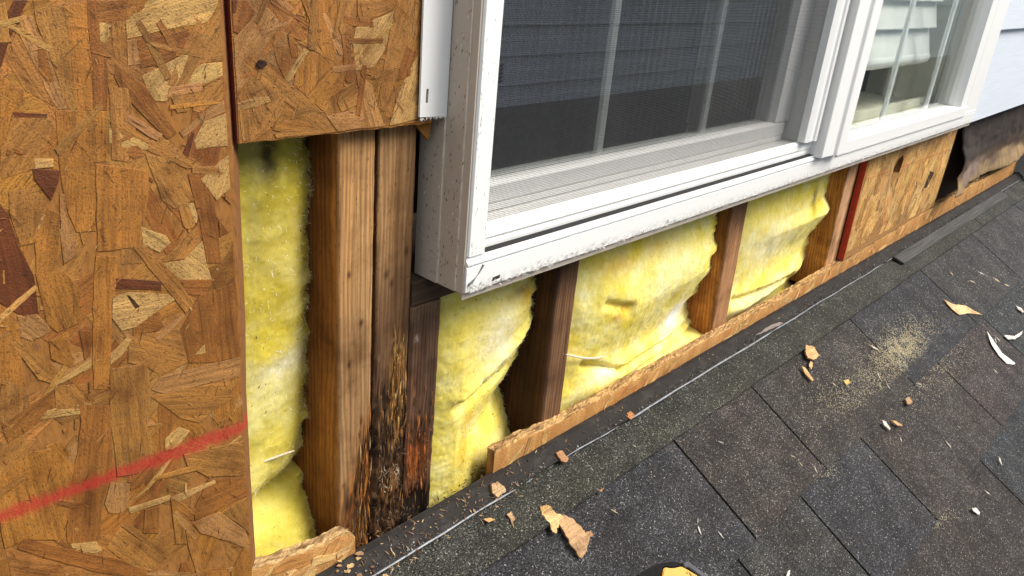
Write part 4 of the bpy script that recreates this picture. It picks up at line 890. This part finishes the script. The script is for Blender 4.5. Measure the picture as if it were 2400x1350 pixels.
# ------------------------------------------------------------------ roof
deck = MB(); deck.prism([roof(-2.5, -.001, -.02), roof(-2.5, -.001, 0), roof(-2.5, -4.2, 0), roof(-2.5, -4.2, -.02)], (8, 0, 0), (.02, .02, .021))
rf_ = struct(deck.build('roof', M_SHINGLE, shift=roof(1, -.5, 0)))
BL, BRW, GR, MOSS, BLU = (.0335, .033, .0325), (.045, .0375, .0345), (.041, .0395, .038), (.037, .0375, .029), (.035, .0355, .038)
EXPO = .1489; BUTT0 = -.0705
def tab(x0, x1, s_top, s_butt, col, thick=.0058, hb=.0046):
    mb = MB(); nx = max(2, int((x1 - x0) / .03)); a, b, rows = [], [], []
    for i in range(nx + 1):
        x = lerp(x0, x1, i / nx); row = []
        for (s, h) in ((s_top, hb - .002), (s_butt + .004, hb + thick), (s_butt + .0012, hb + thick - .0003), (s_butt, hb + thick - .0012), (s_butt, hb - .0035), (s_top, 0.0005)):
            k = fb(x * 14, s * 8, 3) * .0010 if s != s_top else 0
            row.append(mb.vert(roof(x + fb(s * 60, x0, 1) * .0006, s + (fb(x * 60, s_butt, 5) * .0010 if s < s_top - .01 else 0), h + k), col))
        rows.append(row)
    for A, B in zip(rows, rows[1:]):
        for k in range(len(A)): mb.face(A[k], B[k], B[(k + 1) % len(A)], A[(k + 1) % len(A)])
    mb.face(*reversed(rows[0])); mb.face(*rows[-1])
    return mb.build('shingle', M_SHINGLE, rf_)
random.seed(14)
GAP = .0036
cuts = {0: [-.3, 2.2], 1: [-.9, -.52, -.1, .33, .7818, .9885, 1.3515, 1.7335, 2.12, 2.55], 2: [-.8, -.42, -.05, .36, .7406, .9113, 1.1190, 1.4876, 1.7941, 2.2, 2.6], 3: [-.7, -.31, .1, .52, .94, 1.3508, 1.7207, 2.08, 2.5], 4: [-.6, -.2, .2, .61, 1.03, 1.45, 1.86, 2.3]}
pal = {1: [BL, BL, BL, GR, BLU, BRW, BRW, BLU, GR, GR, BLU], 2: [GR, BL, BL, BL, BL, GR, BLU, BRW, BRW, BLU, BRW, GR], 3: [BL, BL, BL, BL, BLU, BRW, BLU, BLU, BRW, GR]}
for row in range(0, 9):
    sb = BUTT0 - EXPO * row; st = sb + EXPO + .045 if row else .0
    xs = [-1.6] + (cuts[row] if row in cuts else [(-.9 + .17 * (row % 3)) + .39 * k + random.uniform(-.05, .05) for k in range(11)]) + [3.6]
    for k, (a, b) in enumerate(zip(xs, xs[1:])):
        col = MOSS if row == 0 else (pal[row][k % len(pal[row])] if row in pal else random.choice([BL, GR, BRW, BLU]))
        tab(a + GAP / 2, b - GAP / 2, st, sb + (random.uniform(-.0008, .0008)), jit(col, .06), hb=.0052 if row else .0068)
# flashing and its bright scraped edge
FLM = Mat('painted_flashing'); fn = FLM.noise((40, 90, 90), 5, .65); fs = FLM.noise(600, 3, .6)
fc = FLM.mix(FLM.map(fn, .5, .75, 0, .6), (.026, .023, .021), (.075, .068, .06)); fc = FLM.mix(FLM.map(fs, .66, .75, 0, .5), fc, (.25, .21, .16))
FLM.bump(fn, .2, .001); FLM = FLM.done(fc, .85, .12)
fl = thing('roof_flashing', 'dark metal flashing strip along the wall foot with a scraped silver edge', 'flashing', tuple(roof(1, -.01, 0)))
fm = MB(); rows = []; n = 130
for i in range(n + 1):
    x = lerp(-.6, 2.8, i / n); wv = fb(x * 9, 0, 1) * .0016
    rows.append([fm.vert(p, (1, 1, 1)) for p in (Vector((x, -.0095, .010)), Vector((x, -.0118, .010)), roof(x, -.001, .013), roof(x, -.0205 + wv, .0126 + wv * .3), roof(x, -.0205 + wv, .0100), roof(x, -.001, .0095))])
for A, B in zip(rows, rows[1:]):
    for k in range(len(A)): fm.face(A[k], B[k], B[(k + 1) % len(A)], A[(k + 1) % len(A)])
fm.build('flange', FLM, fl)
hm = MB(); hemmat = mat_plain('bare_metal', (.24, .25, .27), .5, .5, .3, 90, .4)
for xa, xb, th in ((-.6, .528, .0011), (.545, .556, .0005), (.61, .71, .0008), (.735, 1.12, .0013), (1.12, 1.6, .0010), (1.62, 2.1, .0007), (2.12, 2.75, .0008)):
    k = max(3, int((xb - xa) / .02)); pts = [lerp(xa, xb, i / k) for i in range(k + 1)]
    hm.tube([roof(x, -.0215 + fb(x * 9, 0, 1) * .0016, .0122) for x in pts], [th * (.35 if i in (0, k) else random.uniform(.7, 1.15)) for i in range(k + 1)], 6)
hm.build('hem', hemmat, fl)
gr = MB(); random.seed(31)
for _ in range(2600):                               # loose granules washed against the flashing
    x = random.uniform(.2, 2.3); s = random.gauss(-.0175, .0022) if random.random() < .8 else random.uniform(-.02, 0); k = random.uniform(.0004, .0009)
    if fb(x * 14, 0, 8) < -.12 and random.random() < .8: continue
    c = roof(x, s, .0128 + (.0006 if s > -.02 else .0)); col = jit(random.choice([(.03, .03, .032), (.06, .06, .06), (.12, .115, .11), (.3, .29, .27)]), .3)
    q = [gr.vert(c + Vector((random.gauss(0, k), random.gauss(0, k), random.gauss(0, k))), col) for _k in range(4)]
    for t in ((0, 1, 2), (0, 3, 1), (0, 2, 3), (1, 3, 2)): gr.face(*(q[i] for i in t))
stuff(gr.build('roof_granules', M_TINT))
# weathered board lying along the wall further back
wbm = Mat('weathered_board'); wg = wbm.noise((10, 420, 420), 4, .65); wbm.bump(wg, .8, .0015); wbm = wbm.done(wbm.mix(1, (.062, .058, .055), wbm.ramp(wg, [(.28, .35), (.5, .9), (.75, 1.7)]), 'MULTIPLY'), .85, .2)
x0, s0 = roof_xs(2096, 600, .018); x1, s1 = roof_xs(2122, 616, .018); xe, se = roof_xs(2352, 450, .018)
wb = MB(); wb.prism([roof(x0, s0, .0125), roof(x0, s0, .0165), roof(x1, s1, .0155), roof(x1, s1, .0105)], (xe - x0, 0, 0)); tag(wb.build('weathered_board', wbm, bevel=.001), 'grey weathered wood slat lying beside the wall foot near the felt', 'board')

# ------------------------------------------------------------------ debris
random.seed(77)
def chip(name, label, pts, col, th=.0025, h=.0105, bow=.0, group=None, col2=None, cat='wood chip'):
    """a broken chip: outline from the photo on the shingle plane, grain lines and a torn thickness"""
    th *= .6
    P = [roof_xs(a, b, h + th) for a, b in pts]; mb = MB(); cx = sum(p[0] for p in P) / len(P); cs = sum(p[1] for p in P) / len(P)
    size = max(math.hypot(p[0] - cx, p[1] - cs) for p in P)
    Q = rough_outline(P, min(size * .085, .0011), max(size * .16, .0022)); n = len(Q)
    top = [mb.vert(roof(x, s, h + th * random.uniform(.75, 1.1) + bow * ((math.hypot(x - cx, s - cs) / size) ** 2)), jit(col, .1), (x, s)) for x, s in Q]
    bot = [mb.vert(roof(x, s, h + bow * ((math.hypot(x - cx, s - cs) / size) ** 2) * .9), jit(col2 or mixc(col, BROWN, .5), .1), (x, s)) for x, s in Q]
    ct = mb.vert(roof(cx, cs, h + th * 1.15), col, (cx, cs)); cbv = mb.vert(roof(cx, cs, h), col, (cx, cs))
    for k in range(n):
        j = (k + 1) % n; mb.face(top[k], top[j], ct); mb.face(bot[j], bot[k], cbv); mb.face(top[k], bot[k], bot[j], top[j])
    return tag(mb.build(name, M_CHIP), label, cat, group)
M_CHIP = mat_strand('chip_wood')
bigc = thing('wood_chip', 'largest splintered wood chip, on the dark shingles at the bottom', 'wood chip', tuple(roof(*roof_xs(1330, 1245), .0105)))
def chip_part(parent, name, pts, col, th, h):
    o = chip(name, 'x', pts, col, th, h); del o['label']; del o['category']
    mw = Vector(o.location); o.parent = parent; o.location = mw - Vector(parent['org']); return o
chip_part(bigc, 'slab', [(1316,1203),(1345,1217),(1383,1258),(1376,1290),(1363,1309),(1342,1282),(1322,1245),(1306,1222)], (.40, .235, .11), .004, .0102)
chip_part(bigc, 'torn_layer', [(1266,1188),(1287,1184),(1300,1200),(1322,1212),(1312,1225),(1304,1250),(1296,1246),(1288,1224),(1270,1206)], (.62, .42, .17), .003, .0110)
chip('wood_chip', 'blocky tan chip standing on the shingles right of the flashing', [(1889,808),(1908,812),(1920,832),(1924,832),(1908,843),(1895,838),(1888,822)], (.56, .33, .13), .006)
chip('wood_chip', 'slim tan splinter just below the blocky chip', [(1880,858),(1890,864),(1908,890),(1904,894),(1888,876)], (.55, .34, .14), .003)
chip('wood_chip', 'tiny pointed crumb between the blocky chip and its slim splinter', [(1899,846),(1906,850),(1902,866),(1897,858)], (.5, .30, .13), .002)
chip('wood_chip', 'long pale pointed chip near the top right of the roof', [(2211,702),(2232,712),(2262,716),(2300,740),(2268,734),(2248,738),(2232,726)], (.62, .42, .20), .003, bow=.003)
chip('wood_chip', 'ragged brown lump by the flashing below the dirty insulation', [(1152,1135),(1165,1128),(1182,1140),(1186,1152),(1168,1165),(1155,1155)], (.40, .26, .13), .006, .0135)
chip('wood_chip', 'curled brown scrap on the flashing below the strip', [(1304,1060),(1318,1056),(1332,1072),(1330,1082),(1316,1080)], (.34, .17, .07), .004, .0135)
chip('wood_chip', 'small red-brown scrap beside the silver flashing edge', [(1470,968),(1478,963),(1488,972),(1480,984),(1472,978)], (.40, .16, .05), .003, .0125)
chip('wood_chip', 'thin curled sliver left of the largest chip', [(1188,1205),(1198,1198),(1208,1215),(1202,1222),(1206,1240),(1198,1222)], (.46, .27, .13), .002, .0115)
chip('wood_chip', 'orange scrap left of the thin curled sliver', [(1133,1216),(1150,1213),(1162,1218),(1146,1224)], (.46, .24, .09), .002, .013)
chip('wood_chip', 'brown crumb tucked at the right end of the largest chip', [(1374,1246),(1384,1244),(1392,1254),(1380,1260)], (.36, .18, .08), .003)
chip('wood_chip', 'rusty forked scrap between the largest chip and the flashing', [(1394,1143),(1408,1146),(1416,1140),(1412,1152),(1402,1150)], (.42, .19, .07), .002)
chip('wood_chip', 'olive wood crumb left of the row of slits near the roof middle', [(1977,892),(1988,888),(1994,898),(1984,902)], (.50, .38, .10), .002)
chip('wood_chip', 'brown rounded crumb at the right edge of the sawdust', [(2122,934),(2132,930),(2140,942),(2128,948)], (.32, .19, .09), .003)
chip('wood_chip', 'tan sliver under the sawdust, lying crosswise', [(2088,984),(2100,986),(2116,998),(2104,997)], (.52, .30, .13), .002)
chip('wood_chip', 'long flat shaving lying on the flashing under the strip', [(1770,786),(1800,766),(1826,755),(1838,757),(1815,768),(1790,778)], (.20, .165, .14), .001, .0135)
for i in range(12):                                   # crumbs round the bottom left corner
    a, b = random.uniform(770, 905), random.uniform(1290, 1350); k = random.uniform(5, 13); t = random.uniform(0, 3)
    chip('wood_crumb', 'small brown wood crumb at the foot of the rotten studs', [(a + k * math.cos(t + q) * random.uniform(.4, 1.1), b + .6 * k * math.sin(t + q) * random.uniform(.5, 1.1)) for q in (0, 1.1, 2.3, 3.4, 4.6, 5.5)], random.choice([(.30, .17, .08), (.20, .11, .05), (.42, .27, .12)]), .003, .0128, group='crumbs at the stud feet', cat='wood crumb')
for t in [[(2314,776),(2328,800),(2346,828),(2364,846),(2380,851),(2378,854),(2360,852),(2342,834),(2324,806)]]: chip('paint_strip', 'longest thin white strip on the shingles near the right edge', t, (.72, .70, .64), .0012, cat='paint strip')
chip('paint_strip', 'curved white curl right of the longest strip', [(2352,786),(2372,792),(2388,784),(2396,776),(2394,784),(2380,795),(2362,796)], (.60, .57, .50), .002, bow=.002, cat='paint strip')
chip('paint_strip', 'short white strip at the right frame edge above the curl', [(2382,716),(2394,722),(2400,730),(2396,732),(2386,724)], (.60, .57, .50), .0015, cat='paint strip')
chip('paint_strip', 'broad white sliver below the sawdust patch', [(2068,984),(2076,988),(2088,1004),(2086,1008),(2074,998)], (.60, .57, .50), .0015, cat='paint strip')
chip('paint_strip', 'broad white sliver at the lower right of the roof', [(2278,1190),(2288,1190),(2298,1202),(2294,1206),(2282,1198)], (.60, .57, .50), .0015, cat='paint strip')
chip('paint_strip', 'upright white sliver at the bottom edge right of the tape measure', [(1846,1340),(1852,1336),(1850,1350),(1843,1350)], (.60, .57, .50), .0015, cat='paint strip')
for (a, b, l, t) in ((2050,815,14,.5),(2060,880,10,1.2),(2082,905,9,1.0),(1955,900,9,.8),(2156,900,8,.6),(2222,1040,12,.9),(2228,1048,8,1.3),(1912,1100,12,1.1),(2040,1070,6,1),(2112,1030,8,1.2),(2248,1000,6,.6),(2345,1080,14,1.2),(1878,1088,8,.8),(1636,1220,8,1.6),(1640,1243,14,1.2),(1690,1253,14,.9),(1440,1198,12,.5),(1488,1045,8,.7),(2316,1155,12,.7),(2334,870,8,.8),(1640,1290,6,1),(2280,660,10,.4),(2300,640,10,.5),(2335,655,12,.6),(2360,668,9,.4),(2230,640,8,.8),(2110,650,7,1),(2334,797,7,1.3),(2340,795,9,.9),(1690,1036,9,.4),(1860,1070,9,.5)):
    l *= .85; d = (math.cos(t) * l, math.sin(t) * l); nn = (-math.sin(t) * l * .12, math.cos(t) * l * .12)
    chip('wood_sliver', 'small pale sliver scattered on the shingles', [(a - d[0], b - d[1]), (a + nn[0], b + nn[1]), (a + d[0], b + d[1]), (a - nn[0], b - nn[1])], random.choice([(.55, .50, .40), (.58, .50, .30), (.60, .57, .50)]), .0012, group='slivers scattered over the shingles', cat='wood sliver')
# sawdust: a drifted patch and a thin scatter
sw = MB(); random.seed(55)
def dust(n, px, py, sx, sy, rot, cols, L=(.0007, .0028)):
    for _ in range(n):
        u, v = random.gauss(0, 1) * sx, random.gauss(0, 1) * sy; a, b = px + u * math.cos(rot) - v * math.sin(rot), py + u * math.sin(rot) + v * math.cos(rot)
        if a < 1000: continue
        x, s = roof_xs(a, b)
        if s > -.03 or fb(x * 60, s * 60, 4) < -.15 and random.random() < .7: continue
        t = random.uniform(0, 6.28); sw.sliver(roof(x, s, .0098), Vector((math.cos(t), 0, 0)) + RS * math.sin(t), random.uniform(*L), random.uniform(.00015, .0005), .0002, RN, jit(random.choice(cols), .15))
DC = [(.60, .50, .28), (.68, .60, .40), (.52, .41, .20), (.74, .69, .54)]
dust(1800, 2110, 810, 24, 18, -.6, DC); dust(5200, 2120, 815, 48, 32, -.6, DC); dust(3600, 2060, 885, 100, 34, -.45, DC); dust(1300, 2190, 880, 70, 28, -.5, DC); dust(260, 2200, 1215, 25, 14, -.5, DC); dust(200, 1930, 1100, 20, 14, 0, DC)
dust(1500, 2050, 950, 230, 150, -.6, DC + [(.6, .56, .48)], (.0005, .0018)); dust(500, 1600, 1150, 260, 120, -.6, [(.5, .47, .42), (.4, .35, .26)], (.0004, .0014)); dust(400, 2330, 680, 60, 60, 0, [(.72, .68, .6), (.6, .5, .3)], (.001, .005))
stuff(tag(sw.build('sawdust', M_FIBRE), 'pale sawdust drifted on the dark shingles', 'sawdust'))
# debris lying on flashing: small grit and fibres
ds = MB(); random.seed(56)
for _ in range(420):
    x = random.uniform(.33, 1.9) if random.random() < .5 else random.uniform(.33, .56); s = random.uniform(-.03, .002); t = random.uniform(0, 6.28)
    ds.sliver(roof(x, s, .0138), Vector((math.cos(t), 0, .15)) + RS * math.sin(t), random.uniform(.001, .007), random.uniform(.0002, .0007), .0003, RN, jit(random.choice([(.30, .18, .09), (.16, .09, .045), (.45, .31, .16), (.09, .06, .04)]), .25))
for _ in range(260):
    x = random.uniform(.35, .53); y = random.uniform(-.011, .02); ds.sliver((x, y, -.002 + random.random() * .008), (random.gauss(0, 1), random.gauss(0, .6), random.uniform(0, .8)), random.uniform(.002, .009), random.uniform(.0003, .0010), .0004, (0, 0, 1), jit(random.choice([(.05, .03, .018), (.10, .06, .03), (.2, .12, .06)]), .3))
stuff(tag(ds.build('wood_litter', M_FIBRE), 'brown rotten wood litter along the flashing and stud feet', 'litter'))

# ------------------------------------------------------------------ tape measure at the bottom edge
tp = thing('tape_measure', 'yellow and black tape measure case peeking in at the bottom edge', 'tape measure', tuple(roof(*roof_xs(1600, 1440), .0098)))
yel = mat_plain('yellow_plastic', (.56, .27, .008), .4, .3, 0, 60, .1); blk = mat_plain('black_rubber', (.012, .012, .012), .85, .08); gry = mat_plain('grey_clip', (.055, .055, .065), .6, .25)
def rp(px, py, h): return roof(*roof_xs(px, py, h), h)
def slab(name, pts, top, thick, mat, bev):
    mb = MB(); mb.prism([rp(px, py, top) for px, py in pts], -RN * thick); return mb.build(name, mat, tp, bevel=bev)
slab('case', [(1552,1356),(1556,1333),(1560,1329),(1570,1331),(1581,1331),(1598,1327),(1606,1331),(1640,1351),(1690,1400),(1690,1470),(1600,1500),(1550,1450)], .047, .043, yel, .0008)
slab('rubber_band', [(1500,1440),(1486,1366),(1497,1347),(1520,1331),(1550,1319),(1575,1316),(1600,1319),(1604,1327),(1598,1325),(1581,1329),(1570,1329),(1559,1327),(1553,1332),(1546,1352),(1538,1440)], .0455, .043, blk, .0006)
slab('belt_clip', [(1602,1322),(1607,1316),(1615,1316),(1662,1351),(1704,1396),(1694,1402),(1650,1355),(1614,1329),(1605,1329)], .0485, .030, gry, .0006)
tx = bpy.data.curves.new('lettering', 'FONT'); tx.body = 'DEWALT'; tx.size = .0042; tx.extrude = .0002; tx.align_x = 'RIGHT'
to = bpy.data.objects.new('lettering', tx); COL.objects.link(to); tx.materials.append(mat_plain('print_black', (.02, .02, .02), .5))
ax = (rp(1610, 1338, .0472) - rp(1650, 1367, .0472)).normalized(); ay = RN.cross(ax)
mt = Matrix((ax, ay, RN)).transposed().to_4x4(); mt.translation = rp(1609, 1337, .0472) - Vector(tp['org'])
bpy.context.view_layer.update()
dg = bpy.context.evaluated_depsgraph_get(); lm = bpy.data.meshes.new_from_object(to.evaluated_get(dg)); bpy.data.objects.remove(to)
l2 = bpy.data.objects.new('lettering', lm); COL.objects.link(l2); l2.parent = tp; l2.matrix_local = mt

# ------------------------------------------------------------------ the house across the roof, seen only as reflection in the panes
NBS = mat_plain('slate_blue_siding', (.62, .70, .82), .6, .3, 0, 3, .1)
nb_ = thing('neighbour_house', 'blue grey sided house wing across the roof', 'house', (5, -3.2, -2))
for k in range(16):
    z0 = -.55 + .19 * k; mb = MB(); mb.prism([(-3, -3.2, z0), (-3, -3.165, z0), (-3, -3.19, z0 + .2), (-3, -3.2, z0 + .2)], (17, 0, 0)); mb.build('board', NBS, nb_)
MB().box(-3, 14, -3.4, -3.2, -3.2, 2.5).build('wall', SIDM, nb_)
mb = MB(); mb.prism([(-3, -3.16, -.5), (-3, -3.16, -.54), (-3, -2.1, -1.32), (-3, -2.1, -1.28)], (17, 0, 0), (.13, .135, .135)); mb.build('lower_roof', M_SHINGLE, nb_)
